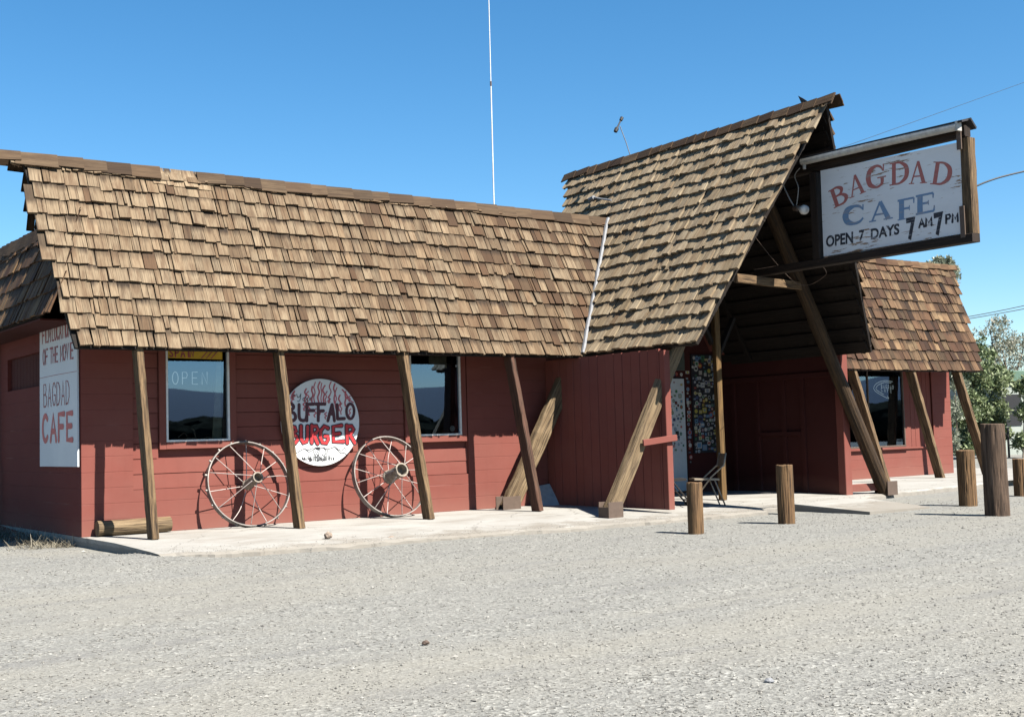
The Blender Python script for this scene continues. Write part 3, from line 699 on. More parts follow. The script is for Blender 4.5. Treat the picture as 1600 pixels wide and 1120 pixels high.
# entrance gable
cg, sg = 2.25 / 4.305, 3.67 / 4.305
bL, nL, bG, nG = V(cg, 0, sg), V(-sg, 0, cg), V(-cg, 0, sg), V(sg, 0, cg)
front = lambda t: -3.42 - .70 * t / 4.305                # prow: the ridge reaches further forward than the eaves
back = lambda t: 2.15 - .8 * (4.305 - t) * sg * .8
frontR = lambda t: -3.02 - 1.10 * t / 4.305
def keepL(s, t):
    y = -s; z = 2.38 + t * sg
    return y > front(t) - .05 and y < back(t) and (z > 4.84 or y < wl(z) - .03)
def keepR(s, t):
    y = s; z = 2.38 + t * sg
    return y > frontR(t) + .03 and y < back(t) and (z > 4.76 or y < wr(z) - .03)
def hueG(s, t, r_): return min(1, max(0, r_.gauss(.62, .2))), min(1, max(0, r_.gauss(.72, .2)))
mb = MB(); shakes(mb, (12.5, 0, 2.38), (0, -1, 0), bL, nL, -2.4, 4.3, 4.305, .248, keepL, (.08, .185), hueG, 51, th=(.030, .050), wave=.022, stain_shade_amt=.6, rough=1.45)
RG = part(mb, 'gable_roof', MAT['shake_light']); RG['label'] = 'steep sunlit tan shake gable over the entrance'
mb = MB(); shakes(mb, (17.0, 0, 2.38), (0, 1, 0), bG, nG, -4.3, 2.4, 4.305, .248, keepR, (.085, .19), hueG, 61, th=(.03, .05)); mb.build('far_slope', MAT['shake_dark'], RG)
mb = MB(); zv = 4.84; tv = (zv - 2.38) / sg; zw = 4.76; tw_ = (zw - 2.38) / sg
PL = lambda y, t: V(12.5, 0, 2.38) + bL * t + V(0, y, 0)
PR = lambda y, t: V(17.0, 0, 2.38) + bG * t + V(0, y, 0)
slab_poly(mb, [PL(front(0), 0), PL(front(4.305), 4.305), PL(2.1, 4.305), PL(back(tv), tv), PL(wl(zv), tv), PL(wl(2.38), 0)][::-1], nL, .05)
slab_poly(mb, [PR(frontR(0), 0), PR(wr(2.38), 0), PR(wr(zw), tw_), PR(back(tw_), tw_), PR(2.1, 4.305), PR(frontR(4.305), 4.305)][::-1], nG, .05)
mb.build('roof_deck', MAT['darkwood'], RG)
mb = MB(); caps(mb, (GX, 2.16, GZ + .01), (GX, -4.30, GZ + .01), [-bL, -bG], [nL, nG], .30, .15, seed=17); mb.build('ridge_cap', MAT['shake_dark'], RG)
for y in (-2.2, -.4):
    mb = MB(); beam(mb, PL(y, .1) - nL * .11, PL(y, 4.2) - nL * .11, .05, .10, V(0, 1, 0), 4, .004); mb.build('rafter', MAT['darkwood'], RG)
    mb = MB(); beam(mb, PR(y, .1) - nG * .11, PR(y, 4.2) - nG * .11, .05, .10, V(0, 1, 0), 4, .004); mb.build('rafter', MAT['darkwood'], RG)
mb = MB(); t = .15
while t < 4.1:
    beam(mb, PR(frontR(t) + .05, t) - nG * .07, PR(.3, t) - nG * .07, .15, .03, nG, 3, .004); beam(mb, PL(front(t) + .05, t) - nL * .07, PL(-1.0, t) - nL * .07, .15, .03, nL, 3, .004); t += .26
mb.build('sheathing', MAT['darkwood'], RG)
mb = MB(); beam(mb, PL(front(0) + .16, 0.0) - nL * .05, PL(front(4.305) + .16, 4.3) - nL * .05, .035, .09, V(0, 1, 0), 6, .004); mb.build('bargeboard', MAT['darkwood'], RG)
mb = MB(); beam(mb, PR(frontR(0) + .16, 0.0) - nG * .05, PR(frontR(4.305) + .16, 4.3) - nG * .05, .035, .09, V(0, 1, 0), 6, .004)
mb.build('bargeboard', MAT['darkwood'], RG)
mb = MB()
A_, B_ = V(gl(2.36) + .005, wl(2.36), 2.36), V(gl(4.80), wl(4.80), 4.80); nv = (nF + nL).normalized()
vp = [A_.lerp(B_, k / 14) + nv * .10 + V(rng.uniform(-.008, .008), 0, 0) for k in range(15)]
wv = (B_ - A_).cross(nv).normalized()
for p, q in zip(vp, vp[1:]):
    for s_, e_ in ((-.03, 0), (0, .03)):
        quad(mb, p + wv * s_ + nv * (.0 if s_ < 0 else .022), p + wv * e_ + nv * (.022 if s_ < 0 else 0), q + wv * e_ + nv * (.022 if s_ < 0 else 0), q + wv * s_ + nv * (0 if s_ < 0 else .022))
part(mb, 'valley_flashing', MAT['galv'])

# --- posts and struts
def eave_post(foot, top, w_, mat, lab=None):
    mb = MB(); beam(mb, foot, top, w_ * .9, w_ * 2.0, V(0, 1, 0), 18, .004, .08); o = part(mb, 'eave_post', mat); 
    if lab: o['label'] = lab
for i, (fx, fy, tx, ty, tz) in enumerate([(5.37, -1.19, 5.33, -.80, 2.36), (7.34, -1.17, 7.25, -.80, 2.36), (9.29, -1.27, 9.19, -.80, 2.36), (11.25, -1.22, 11.10, -.80, 2.36)]):
    eave_post((fx, fy, -.01), (tx, ty, tz), .095, MAT['timber'] if i < 3 else MAT['redpost'], None if i < 3 else 'eave post with worn red paint')
for fx, tx in ((20.85, 20.50), (22.70, 22.45), (24.42, 24.10)): eave_post((fx, -.25, -.03), (tx, .2, 2.3), .10, MAT['timber'])
def strut(foot, top, wx, wy, mat, hint, bracket=None, round_=False):
    mb = MB()
    if round_:
        A, Bq = Vector(foot), Vector(top); pts = [A.lerp(Bq, k / 14) for k in range(15)]
        tube(mb, pts, [.122 * (1 - .12 * k / 14) + rng.uniform(-.006, .006) for k in range(15)], 14)
    else: beam(mb, foot, top, wx, wy, hint, 22, .007, .14)
    o = part(mb, 'strut', mat, smooth=False)
    if bracket:
        for lo, hi in bracket:
            mb = MB(); box(mb, lo, hi, cham=.05); mb.build('bracket', MAT['steel'], o)
strut((11.36, -2.75, .0), (14.40, -2.65, 5.0), .215, .15, MAT['timber_grey'], V(0, 1, 0), [((11.24, -2.86, -.07), (11.51, -2.845, .17)), ((11.24, -2.655, -.06), (11.51, -2.64, .17)), ((11.243, -2.843, -.06), (11.255, -2.657, .10))])
strut((11.30, -.40, .0), (12.66, -.36, 2.22), .28, .14, MAT['timber_grey'], V(0, 1, 0), [((11.13, -.50, -.05), (11.47, -.485, .2)), ((11.13, -.315, -.05), (11.47, -.30, .2))])
strut((17.88, -2.47, -.03), (15.05, -2.47, 5.05), .3, .3, MAT['log'], V(0, 1, 0), [((17.78, -2.61, -.07), (18.05, -2.595, .17)), ((17.78, -2.345, -.06), (18.05, -2.33, .17))], True)
mb = MB(); beam(mb, (14.74, -1.65, -.01), (14.70, -1.65, 5.9), .11, .10, V(0, 1, 0), 12, .003, .08); part(mb, 'ridge_post', MAT['timber_gold'])
mb = MB(); beam(mb, (14.68, -1.6, 2.55), (14.3, -1.6, 3.15), .06, .09, V(0, 1, 0)); part(mb, 'knee_brace', MAT['darkwood'])
mb = MB(); beam(mb, (14.8, -1.6, 2.35), (15.2, -1.6, 3.0), .06, .09, V(0, 1, 0)); part(mb, 'knee_brace', MAT['darkwood'])
mb = MB(); beam(mb, (13.55, -3.25, 3.39), (15.9, -2.5, 3.47), .06, .13, V(0, 0, 1), 6, .004); part(mb, 'tie_beam', MAT['timber'])
# --- entrance recess
mb = MB(); y = -.02; r2 = random.Random(3)
while y > -2.74:
    wd = r2.uniform(.17, .21); y2 = max(-2.75, y - wd); dj = r2.uniform(0, .008); box(mb, (12.40 - dj, y2 + .004, 0.0), (12.46, y - .004, 2.34 + dj), cham=.06); y = y2
box(mb, (12.461, -2.74, .1), (12.50, -.1, .2)); box(mb, (12.461, -2.74, 1.1), (12.50, -.1, 1.2))
part(mb, 'board_partition', MAT['red_board'])
mb = MB(); box(mb, (12.395, -2.86, .0), (12.51, -2.752, 2.32), cham=.06); part(mb, 'end_post', MAT['red_board'])
mb = MB(); beam(mb, (11.93, -2.86, .98), (12.55, -2.90, 1.04), .09, .03, V(0, 1, 0)); part(mb, 'rail', MAT['red_board'])
mb = MB()
box(mb, (17.0, -2.2, -.04), (17.12, .98, 2.45))
for px, z0, z1 in ((1187, .0, 2.0), (1228, .0, 2.0), (1258, 0, 2.02), (1150, .0, 2.0)): q = at(px, 690, x=17.0); box(mb, (16.955, q.y - .045, z0), (16.999, q.y + .045, z1), cham=.05)
box(mb, (16.94, -2.18, 2.0), (16.999, .48, 2.09), cham=.05); q = at(1187, 690, x=17.0); q2 = at(1258, 690, x=17.0); box(mb, (16.952, q2.y + .05, 1.0), (16.998, q.y - .05, 1.07), cham=.05)
box(mb, (16.97, -2.18, 2.1), (16.999, .48, 2.42)); 
part(mb, 'stud_wall', MAT['red_shaded'])
mb = MB(); box(mb, (16.99, -2.36, -.05), (17.16, -2.202, 2.42), cham=.05); part(mb, 'end_post', MAT['red_board'])
mb = MB(); beam(mb, (17.165, -2.27, .07), (17.76, -2.40, .075), .13, .05, V(0, 1, 0), 3, .003); part(mb, 'kerb_board', MAT['red_board'])
DQ = (15.12, 16.08, .03, 2.13); SQ = (16.22, 16.995, .72, 2.55)
ewm = wall(lambda u, z, d: V(u, .5 - d, z), 12.5, 17.0, -.03, 2.62, [DQ, (15.12, 16.08, 2.25, 2.6)], .1)
slab_poly(ewm, [(12.75, .5, 2.62), (16.75, .5, 2.62), (14.8, .5, 5.8), (14.7, .5, 5.8)], (0, -1, 0), .1)
part(ewm, 'entrance_wall', MAT['red_shaded'])
mb = MB(); box(mb, (15.15, .50, .04), (16.05, .545, 2.10), cham=.05); DR = part(mb, 'door', MAT['door_white'])
mb = MB(); box(mb, (15.12, .50, 2.25), (16.08, .53, 2.6)); part(mb, 'transom', plain('transom_grey', (.10, .115, .10), .4))
def stickers(mb, f, q, n, smin, smax, seed, dens=1.0):
    r_ = random.Random(seed); placed = []; tries = 0
    while len(placed) < n and tries < n * 30:
        tries += 1; s = r_.uniform(smin, smax); u = r_.uniform(q[0] + s / 2, q[1] - s / 2); z = r_.uniform(q[2] + s / 2, q[3] - s / 2)
        if any(abs(u - a) < (s + c) * .42 and abs(z - b) < (s + c) * .42 for a, b, c in placed): continue
        placed.append((u, z, s)); k = len(placed); off = .003 + .00004 * k; mi = r_.choice((0, 0, 0, 0, 8, 8, 0, 6, 4, 4, 4, 1, 2, 3, 5, 7)); kind = r_.random()
        def shp(sc_, mi_, o_, kk):
            if kk < .45: pts = [f(u + sc_ * math.cos(a) * .5, z + sc_ * math.sin(a) * .5, o_) for a in (2 * math.pi * i / 14 for i in range(14))]
            else:
                hh = .5 * sc_ * (.55 if kk < .75 else .9); pts = [f(u - sc_ * .5, z - hh, o_), f(u + sc_ * .5, z - hh, o_), f(u + sc_ * .5, z + hh, o_), f(u - sc_ * .5, z + hh, o_)]
            mb.add(pts, [list(range(len(pts)))], mi=mi_)
        shp(s, mi, off, kind); shp(s * r_.uniform(.45, .75), r_.randrange(9), off + .0012, r_.random())
mb = MB(); stickers(mb, lambda u, z, d: V(u, .5 - d, z), (15.2, 16.03, .75, 2.08), 110, .04, .09, 5); o = mb.build('stickers', STM, DR); 
mb = MB(); box(mb, (SQ[0], .47, SQ[2]), (SQ[1], .499, SQ[3]), cham=.02); PN = part(mb, 'sticker_board', MAT['ink'])
mb = MB(); stickers(mb, lambda u, z, d: V(u, .47 - d, z), SQ, 260, .05, .15, 6); mb.build('stickers', STM, PN)
mb = MB(); stickers(mb, lambda u, z, d: V(u, .5 - d, z), (16.085, 16.21, .5, 2.3), 26, .05, .11, 7); stickers(mb, lambda u, z, d: V(u, .5 - d, z), (15.15, 16.05, 2.14, 2.245), 9, .06, .09, 8); part(mb, 'stickers', STM)

# ================================================================ SIGNS
N_ = V(0, -1, 0)
# round painted sign
yd = -.045
DC = at(501.5, 659.5, y=yd); DR_ = .625
S_ = thing('wall_sign', 'round white painted burger sign with flames hung between the two front windows', 'sign', (DC.x, yd, DC.z))
mb = MB(); cir = [V(DC.x + DR_ * math.cos(a), yd, DC.z + DR_ * math.sin(a)) for a in (2 * math.pi * i / 64 for i in range(64))]
slab_poly(mb, cir, N_, .018); mb.build('disc', MAT['discwhite'], S_)
mp = lambda X, Y: at(420 + X / 7, 580 + Y / 7, y=yd)
def strokes(mb, L, wpx, lift, mi=0, m=mp, n=N_, k=.00122, sm=True, jit=0):
    for pts in L:
        P = [m(*p) for p in pts]; P = smooth_line(P, 5) if sm and len(P) > 2 else P
        ribbon(mb, P, wpx * k, n, lift, mi)
fl = []
r3 = random.Random(5)
for x0, y0, h in ((395, 340, 150), (425, 330, 110), (470, 345, 180), (500, 340, 220), (545, 340, 225), (575, 340, 210), (600, 345, 190), (625, 340, 120), (655, 345, 80), (668, 335, 220), (715, 345, 210), (735, 420, 240), (770, 430, 170), (790, 470, 120), (835, 380, 160), (880, 330, 60), (440, 480, 130), (505, 500, 90), (545, 540, 170), (620, 520, 70), (385, 430, 90), (885, 500, 90), (270, 310, 80), (255, 340, 60)):
    pts = [(x0, y0)]; 
    for k in range(1, 5): pts.append((x0 + (-1) ** k * 8 + r3.uniform(-5, 5), y0 - h * k / 4))
    fl.append(pts)
fl += [[(800, 200), (850, 260), (860, 300), (920, 340)], [(815, 210), (858, 275), (838, 300)], [(280, 215), (255, 250), (243, 290)]]
mb = MB(); strokes(mb, fl, 14, .002); strokes(mb, [[(p[0] + 8, p[1]) for p in q] for q in fl[::2]], 7, .002); mb.build('flames', MAT['flame'], S_)
buf = [[(190, 352), (190, 545)], [(192, 352), (255, 362), (268, 400), (215, 440)], [(195, 442), (270, 455), (292, 505), (262, 540), (192, 545)], [(330, 365), (332, 500), (360, 536), (402, 530), (412, 490)], [(415, 352), (415, 540)], [(420, 362), (490, 358)], [(425, 430), (490, 428)], [(540, 362), (540, 540)], [(512, 358), (612, 358)], [(545, 436), (596, 432)], [(645, 540), (668, 450), (690, 365)], [(692, 365), (705, 450), (716, 540)], [(662, 465), (705, 465)], [(745, 365), (750, 518)], [(752, 520), (826, 516)]]
O_ = [[(890 + 42 * math.cos(a), 437 + 82 * math.sin(a)) for a in (2 * math.pi * i / 24 for i in range(25))]]
mb = MB(); strokes(mb, buf, 40, .0036, sm=True); strokes(mb, O_, 36, .0036, sm=False)
mb.build('lettering', MAT['maroon'], S_)
bur = [[(225, 600), (225, 785)], [(230, 603), (285, 615), (300, 650), (240, 690)], [(232, 692), (300, 705), (312, 750), (290, 780), (232, 785)], [(350, 600), (350, 735), (376, 782), (410, 768), (422, 720), (422, 605)], [(468, 592), (468, 780)], [(472, 603), (520, 600), (538, 640), (515, 675), (476, 685)], [(492, 692), (532, 788)], [(645, 622), (605, 600), (566, 650), (562, 720), (585, 780), (628, 785), (648, 740), (646, 712), (612, 710)], [(792, 592), (702, 605), (706, 770), (815, 766)], [(708, 688), (774, 680)], [(850, 592), (856, 782)], [(856, 602), (905, 600), (926, 635), (906, 670), (866, 682)], [(884, 690), (938, 782)]]
mb = MB(); strokes(mb, bur, 62, .0052, sm=False); o = mb.build('lettering_outline', MAT['ink'], S_)
mb = MB(); strokes(mb, bur, 35, .0072, sm=False); mb.build('lettering', MAT['signred'], S_)
mb = MB()
mt = [[(300, 895), (345, 868), (390, 850), (440, 880), (500, 842), (520, 832)], [(600, 832), (640, 852), (722, 828), (745, 855), (785, 895), (815, 890), (850, 912)], [(400, 850), (430, 862), (480, 838)], [(722, 828), (790, 868), (830, 830), (836, 862)], [(690, 835), (722, 828), (735, 846)], [(500, 845), (490, 880), (508, 925), (530, 932), (545, 905), (552, 860), (540, 830), (500, 845)], [(552, 850), (590, 838), (620, 862), (622, 895), (602, 922), (580, 908)], [(635, 850), (640, 880), (630, 905)], [(505, 880), (512, 890)], [(530, 880), (536, 890)], [(505, 915), (520, 905), (532, 915)], [(545, 905), (545, 945)], [(518, 932), (520, 950)]]
strokes(mb, mt, 8.5, .002)
strokes(mb, [[(505, 838), (560, 832)], [(515, 845), (556, 846)], [(525, 852), (550, 856)]], 12, .0024)
for k in range(95):
    x = r3.uniform(355, 720); yb = 955 + 45 * math.sin((x - 355) / 365 * math.pi) ** .5 * .6 + r3.uniform(-12, 8); h = r3.uniform(16, 60) * (1 if 420 < x < 680 else .6); strokes(mb, [[(x, yb), (x + r3.uniform(-6, 6), yb - h)]], r3.uniform(3.5, 7), .002, sm=False)
strokes(mb, [[(205, 232), (212, 300)], [(190, 258), (232, 250)], [(262, 262), (264, 298)], [(262, 275), (276, 258), (290, 262)], [(304, 250), (314, 284), (336, 276), (350, 246)], [(350, 246), (338, 318), (312, 328)], [(395, 284), (372, 300), (378, 322), (400, 322), (410, 300), (395, 284)], [(420, 290), (424, 320), (442, 316), (448, 288)], [(456, 320), (458, 290), (474, 286)]], 7.5, .0034)
mb.build('drawing', MAT['ink'], S_)

# tall board on the end wall
bx = 4.835
E_ = V(-1, 0, 0)
me_ = lambda X, Y: at(X / 2.545, 440 + Y / 2.545, x=bx)
S_ = thing('wall_sign', 'tall white board with hand painted red lettering on the left end wall', 'sign', (bx, .9, .9))
mb = MB(); slab_poly(mb, [(bx, 1.76, .895), (bx, .045, .895), (bx, .045, 2.86), (bx, 1.74, 2.84)], E_, .022); mb.build('board', MAT['boardwhite'], S_)
STROKE = {'F': [[(0, 0), (0, 1), (.7, 1)], [(0, .52), (.55, .52)]], 'I': [[(.3, 0), (.3, 1)]], 'L': [[(0, 1), (0, 0), (.65, 0)]], 'M': [[(0, 0), (.05, 1), (.4, .3), (.75, 1), (.8, 0)]],
 'O': [[(.35 + .35 * math.cos(a), .5 + .5 * math.sin(a)) for a in (2 * math.pi * i / 18 for i in range(19))]], 'C': [[(.35 + .36 * math.cos(a), .5 + .5 * math.sin(a)) for a in (R(45) + R(270) * i / 14 for i in range(15))]],
 'A': [[(0, 0), (.35, 1), (.7, 0)], [(.13, .36), (.57, .36)]], 'T': [[(.35, 0), (.35, 1)], [(0, 1), (.7, 1)]], 'N': [[(0, 0), (0, 1), (.65, 0), (.65, 1)]], 'H': [[(0, 0), (0, 1)], [(.65, 0), (.65, 1)], [(0, .5), (.65, .5)]],
 'E': [[(.65, 1), (0, 1), (0, 0), (.65, 0)], [(0, .52), (.55, .52)]], 'V': [[(0, 1), (.33, 0), (.66, 1)]], 'B': [[(0, 0), (0, 1), (.45, .97), (.55, .76), (.42, .54), (0, .52)], [(.4, .53), (.66, .4), (.66, .14), (.42, 0), (0, 0)]],
 'G': [[(.68, .8), (.5, .98), (.25, .97), (.03, .7), (.03, .3), (.25, .02), (.52, .03), (.68, .25), (.68, .45), (.4, .45)]], 'D': [[(0, 0), (0, 1), (.4, .95), (.66, .7), (.66, .3), (.4, .04), (0, 0)]],
 'P': [[(0, 0), (0, 1), (.5, .97), (.62, .76), (.5, .52), (0, .5)]], 'S': [[(.62, .85), (.4, 1), (.12, .93), (.05, .72), (.33, .52), (.6, .32), (.58, .1), (.32, 0), (.03, .13)]]}
def write(mb, body, o, u, v, n, w_, lift, pitch, mi=0, wmul=1.0, jit=0.0, round_=True):
    o, u, v = Vector(o), Vector(u), Vector(v); x = 0
    for ch in body:
        if ch == ' ': x += pitch * .6; continue
        for st in STROKE[ch]: ribbon(mb, [o + u * (x + px * wmul) + v * (py + (rng.uniform(-jit, jit))) for px, py in st], w_, n, lift, mi, round_)
        x += (pitch * .55 if ch == 'I' else pitch)
U_ = V(0, -1, 0)
mb = MB()
write(mb, 'FILM LOCATION', (bx, 1.60, 2.60), U_ * .155, V(0, 0, .20), E_, .032, .002, .72, wmul=.8)
write(mb, 'OF THE MOVIE', (bx, 1.58, 2.30), U_ * .165, V(0, 0, .20), E_, .032, .002, .80, wmul=.85)
mb.build('lettering', MAT['boarddark'], S_)
mb = MB(); write(mb, 'BAGDAD', (bx, 1.55, 1.715), U_ * .245, V(0, 0, .31), E_, .026, .002, .84, wmul=.85); mb.build('lettering', MAT['boarddark'], S_)
mb = MB(); write(mb, 'CAFE', (bx, 1.60, 1.245), U_ * .38, V(0, 0, .345), E_, .078, .003, .98, wmul=.95, round_=True); mb.build('lettering', MAT['boardred'], S_)
mb = MB(); ribbon(mb, [V(bx, 1.745, 2.12), V(bx, 1.0, 2.125), V(bx, .05, 2.12)], .007, E_, .001, round_=False); mb.build('seam', MAT['boarddark'], S_)

# the big hanging sign, seen on its shaded side
sx = 14.70
ms = lambda X, Y: at(1270 + X / 5.093, 190 + Y / 5.093, x=sx)
S_ = thing('hanging_sign', 'big peeling white sign board with faded red and blue lettering hung out from the gable', 'sign', (14.75, -5.1, 3.5))
y0_, y1_ = -3.93, -6.32
c0, c1, c2, c3 = (at(*p, x=sx) for p in ((1282, 267), (1500, 222), (1505, 365), (1287, 401)))
mb = MB(); slab_poly(mb, [c3, c2, c1, c0], E_, .09); mb.build('panel', MAT['signwhite'], S_)
SER = {'B': [[(.18, 0, .2), (.18, 1, .2)], [(-.02, .975, .05), (.3, .975, .05)], [(-.02, .025, .05), (.3, .025, .05)], [(.18, .965, .07), (.45, .96, .1), (.64, .77, .19), (.5, .57, .1), (.2, .54, .06)], [(.18, .53, .06), (.55, .51, .1), (.74, .27, .21), (.55, .045, .1), (.2, .035, .06)]],
 'A': [[(.06, .02, .08), (.42, .99, .09)], [(.42, .98, .16), (.80, .02, .22)], [(.2, .33, .07), (.66, .33, .07)], [(-.08, .025, .05), (.24, .025, .05)], [(.58, .025, .05), (1.0, .025, .05)]],
 'G': [[(.80, .72, .06), (.68, .9, .09), (.48, .97, .1), (.22, .82, .2), (.13, .5, .23), (.22, .18, .2), (.48, .03, .1), (.68, .08, .09), (.76, .2, .14), (.76, .42, .16)], [(.54, .43, .05), (.94, .43, .05)], [(.82, 1.0, .05), (.82, .7, .05)]],
 'D': [[(.18, 0, .2), (.18, 1, .2)], [(-.04, .975, .05), (.3, .975, .05)], [(-.04, .025, .05), (.3, .025, .05)], [(.18, .965, .07), (.5, .95, .1), (.78, .76, .2), (.85, .5, .23), (.78, .24, .2), (.5, .05, .1), (.18, .035, .07)]],
 'C': [[(.86, .74, .06), (.72, .92, .09), (.5, .97, .1), (.24, .82, .22), (.15, .5, .26), (.24, .18, .22), (.5, .03, .1), (.74, .08, .09), (.88, .26, .06)], [(.87, 1.0, .05), (.87, .68, .05)]],
 'F': [[(.2, 0, .26), (.2, 1, .26)], [(.0, .025, .05), (.4, .025, .05)], [(.0, .96, .09), (.82, .96, .09)], [(.82, .7, .05), (.82, .96, .09)], [(.3, .52, .09), (.6, .52, .09)], [(.6, .40, .04), (.6, .64, .04)]],
 'E': [[(.2, 0, .26), (.2, 1, .26)], [(.0, .04, .09), (.86, .04, .09)], [(.0, .96, .09), (.82, .96, .09)], [(.82, .7, .05), (.82, .96, .09)], [(.86, .04, .09), (.88, .32, .05)], [(.3, .52, .09), (.6, .52, .09)], [(.6, .40, .04), (.6, .64, .04)]]}
def serif(mb, ch, bl, br, up, mi=0):
    o = ms(*bl); u = ms(*br) - o; top = ms((bl[0] + br[0]) / 2 + up[0], (bl[1] + br[1]) / 2 + up[1]); v = top - (o + u * .5)
    for st in SER[ch]:
        P = [o + u * x + v * y for x, y, w_ in st]; W_ = [w_ * u.length for x, y, w_ in st]
        if len(P) > 2:
            Q = smooth_line(P, 5); WW = [np.interp(i / 5, range(len(W_)), W_) for i in range(len(Q))]
        else: Q, WW = P, W_
        ribbon(mb, Q, [float(x) for x in WW], E_, .0015, mi, round_=False)
mb = MB()
for a in (('B', (172, 692), (318, 615), (-48, -138)), ('A', (305, 610), (425, 560), (-22, -165)), ('G', (420, 545), (595, 510), (-2, -178)), ('D', (618, 512), (772, 485), (0, -180)), ('A', (775, 500), (910, 490), (6, -182)), ('D', (940, 500), (1100, 510), (28, -182))): serif(mb, *a)
mb.build('lettering', MAT['letred'], S_)['label'] = 'arched faded red serif word'
mb = MB()
for a in (('C', (232, 832), (425, 800), (0, -145)), ('A', (462, 800), (638, 770), (0, -152)), ('F', (675, 790), (832, 760), (0, -165)), ('E', (820, 745), (988, 712), (0, -155))): serif(mb, *a)
mb.build('lettering', MAT['letblue'], S_)['label'] = 'faded blue serif word'
mb = MB()
def stext(body, bl, br, up, bold=.035):
    o = ms(*bl); put_text(mb, body, o, ms(*br) - o, ms(bl[0] + up[0], bl[1] + up[1]) - o, E_, .0018 + .0002 * len(body), bold)
stext('OPEN', (106, 1003), (322, 968), (0, -92)); mb.build('lettering', MAT['letblack'], S_); mb = MB(); stext('7', (368, 955), (412, 947), (0, -88)); mb.build('lettering', MAT['letblack'], S_); mb = MB(); stext('DAYS', (462, 942), (690, 898), (0, -88))
mb.build('lettering', MAT['letblack'], S_); mb = MB(); stext('7', (755, 950), (832, 935), (-14, -180), .045); mb.build('lettering', MAT['letblack'], S_); mb = MB(); o_ = ms(848, 843); write(mb, 'AM', o_, (ms(948, 824) - o_) * .56, ms(848, 779) - o_, E_, .034, .0016, .95); mb.build('lettering', MAT['letblack'], S_); mb = MB(); stext('7', (975, 915), (1052, 900), (-14, -185), .045); mb.build('lettering', MAT['letblack'], S_); mb = MB(); o_ = ms(1062, 810); write(mb, 'PM', o_, (ms(1156, 793) - o_) * .56, ms(1062, 744) - o_, E_, .034, .0016, .95)
mb.build('lettering', MAT['letblack'], S_)
mb = MB()
box(mb, (14.66, -6.50, 3.55), (14.84, -2.6, 3.665), cham=.06); mb.build('bottom_beam', MAT['frame_wood'], S_)
mb = MB(); beam(mb, (14.77, -2.6, 5.09), (14.77, -6.44, 5.07), .14, .15, V(0, 0, 1), 6, .003); mb.build('top_beam', MAT['frame_wood'], S_)
mb = MB(); box(mb, (14.66, -3.92, 3.667), (14.86, -3.79, 4.985), cham=.06); mb.build('post', MAT['frame_wood'], S_)
mb = MB(); beam(mb, (14.78, -6.405, 3.667), (14.78, -6.40, 4.97), .15, .2, V(0, 1, 0), 6, .004); mb.build('post', MAT['timber'], S_)
mb = MB(); box(mb, (14.655, -6.40, 3.62), (14.675, -6.33, 4.05), cham=.02); box(mb, (14.655, -6.41, 4.82), (14.675, -6.34, 5.1), cham=.02); mb.build('strap', MAT['steel'], S_)
mb = MB(); slab_poly(mb, [(14.56, -3.45, 5.235), (14.56, -6.50, 5.185), (14.78, -6.46, 5.245), (14.78, -3.45, 5.295)], (-.25, 0, .97), .03); slab_poly(mb, [(14.781, -3.45, 5.295), (14.781, -6.50, 5.245), (14.95, -6.47, 5.14), (14.95, -3.45, 5.19)], (.5, 0, .86), .03); mb.build('cover', MAT['black_roof'], S_)
mb = MB(); tube(mb, [(14.60, -3.72, 5.17), (14.60, -5.1, 5.15), (14.60, -6.40, 5.12)], .055, 12); box(mb, (14.56, -6.43, 5.06), (14.66, -6.39, 5.19), cham=.1); tube(mb, [(14.60, -3.76, 5.16), (14.6, -3.76, 5.05)], .028); mb.build('lamp_channel', MAT['tube_white'], S_)

# floodlight and its wiring beside the sign
S_ = thing('floodlight', 'small white bulb floodlight hanging on a cable beside the big sign', 'lamp', (14.70, -3.62, 4.46))
mb = MB(); q = V(14.70, -3.62, 4.46)
tube(mb, [q + V(.02, .12, .04), q + V(.015, .07, .03), q + V(.0, .0, 0), q + V(-.015, -.05, -.012), q + V(-.02, -.065, -.016)], [.025, .035, .075, .07, .03], 14); mb.build('bulb', MAT['lamp'], S_, smooth=True)
mb = MB(); tube(mb, [q + V(.02, .12, .04), q + V(.03, .2, .06)], .045, 10); mb.build('socket', MAT['steel'], S_)
mb = MB(); tube(mb, smooth_line([q + V(.03, .2, .08), q + V(.0, .28, .25), q + V(.0, .38, .50), V(14.68, -3.40, 5.08)]), .010); mb.build('cable', MAT['cable_pale'], S_); mb = MB(); tube(mb, smooth_line([q + V(.03, .16, .08), q + V(.0, .08, .35), q + V(.0, .14, .55), V(14.66, -3.62, 5.10)]), .008); mb.build('cable', MAT['cable_pale'], S_)

# things behind the glass
mb = MB(); write(mb, 'OPEN', at(269.5, 600, y=.12), V(.095 * 1.5, 0, 0), V(0, 0, .165), N_, .011, 0, .98, wmul=.8)
o = mb.build('neon_sign', MAT['neon'], origin=(6.4, .12, 1.9)); tag(o, 'pale neon sign spelling OPEN behind the left front window', 'neon sign')
S_ = thing('banner', 'yellow banner with dark letters across the top of the left front window', 'banner', (6.4, .013, 2.3))
mb = MB(); slab_poly(mb, [(6.03, .013, 2.305), (6.80, .013, 2.295), (6.80, .013, 2.46), (6.03, .013, 2.46)], N_, .004); mb.build('cloth', MAT['yellow'], S_)
mb = MB(); write(mb, 'SPAIN', (6.05, .013, 2.325), V(.085, 0, 0), V(0, 0, .10), N_, .022, .002, .95, wmul=.85)
for k in range(3): ribbon(mb, [V(6.50 + .07 * k, .013, 2.31), V(6.60 + .07 * k, .013, 2.42)], .014, N_, .002)
mb.build('lettering', MAT['boarddark'], S_)
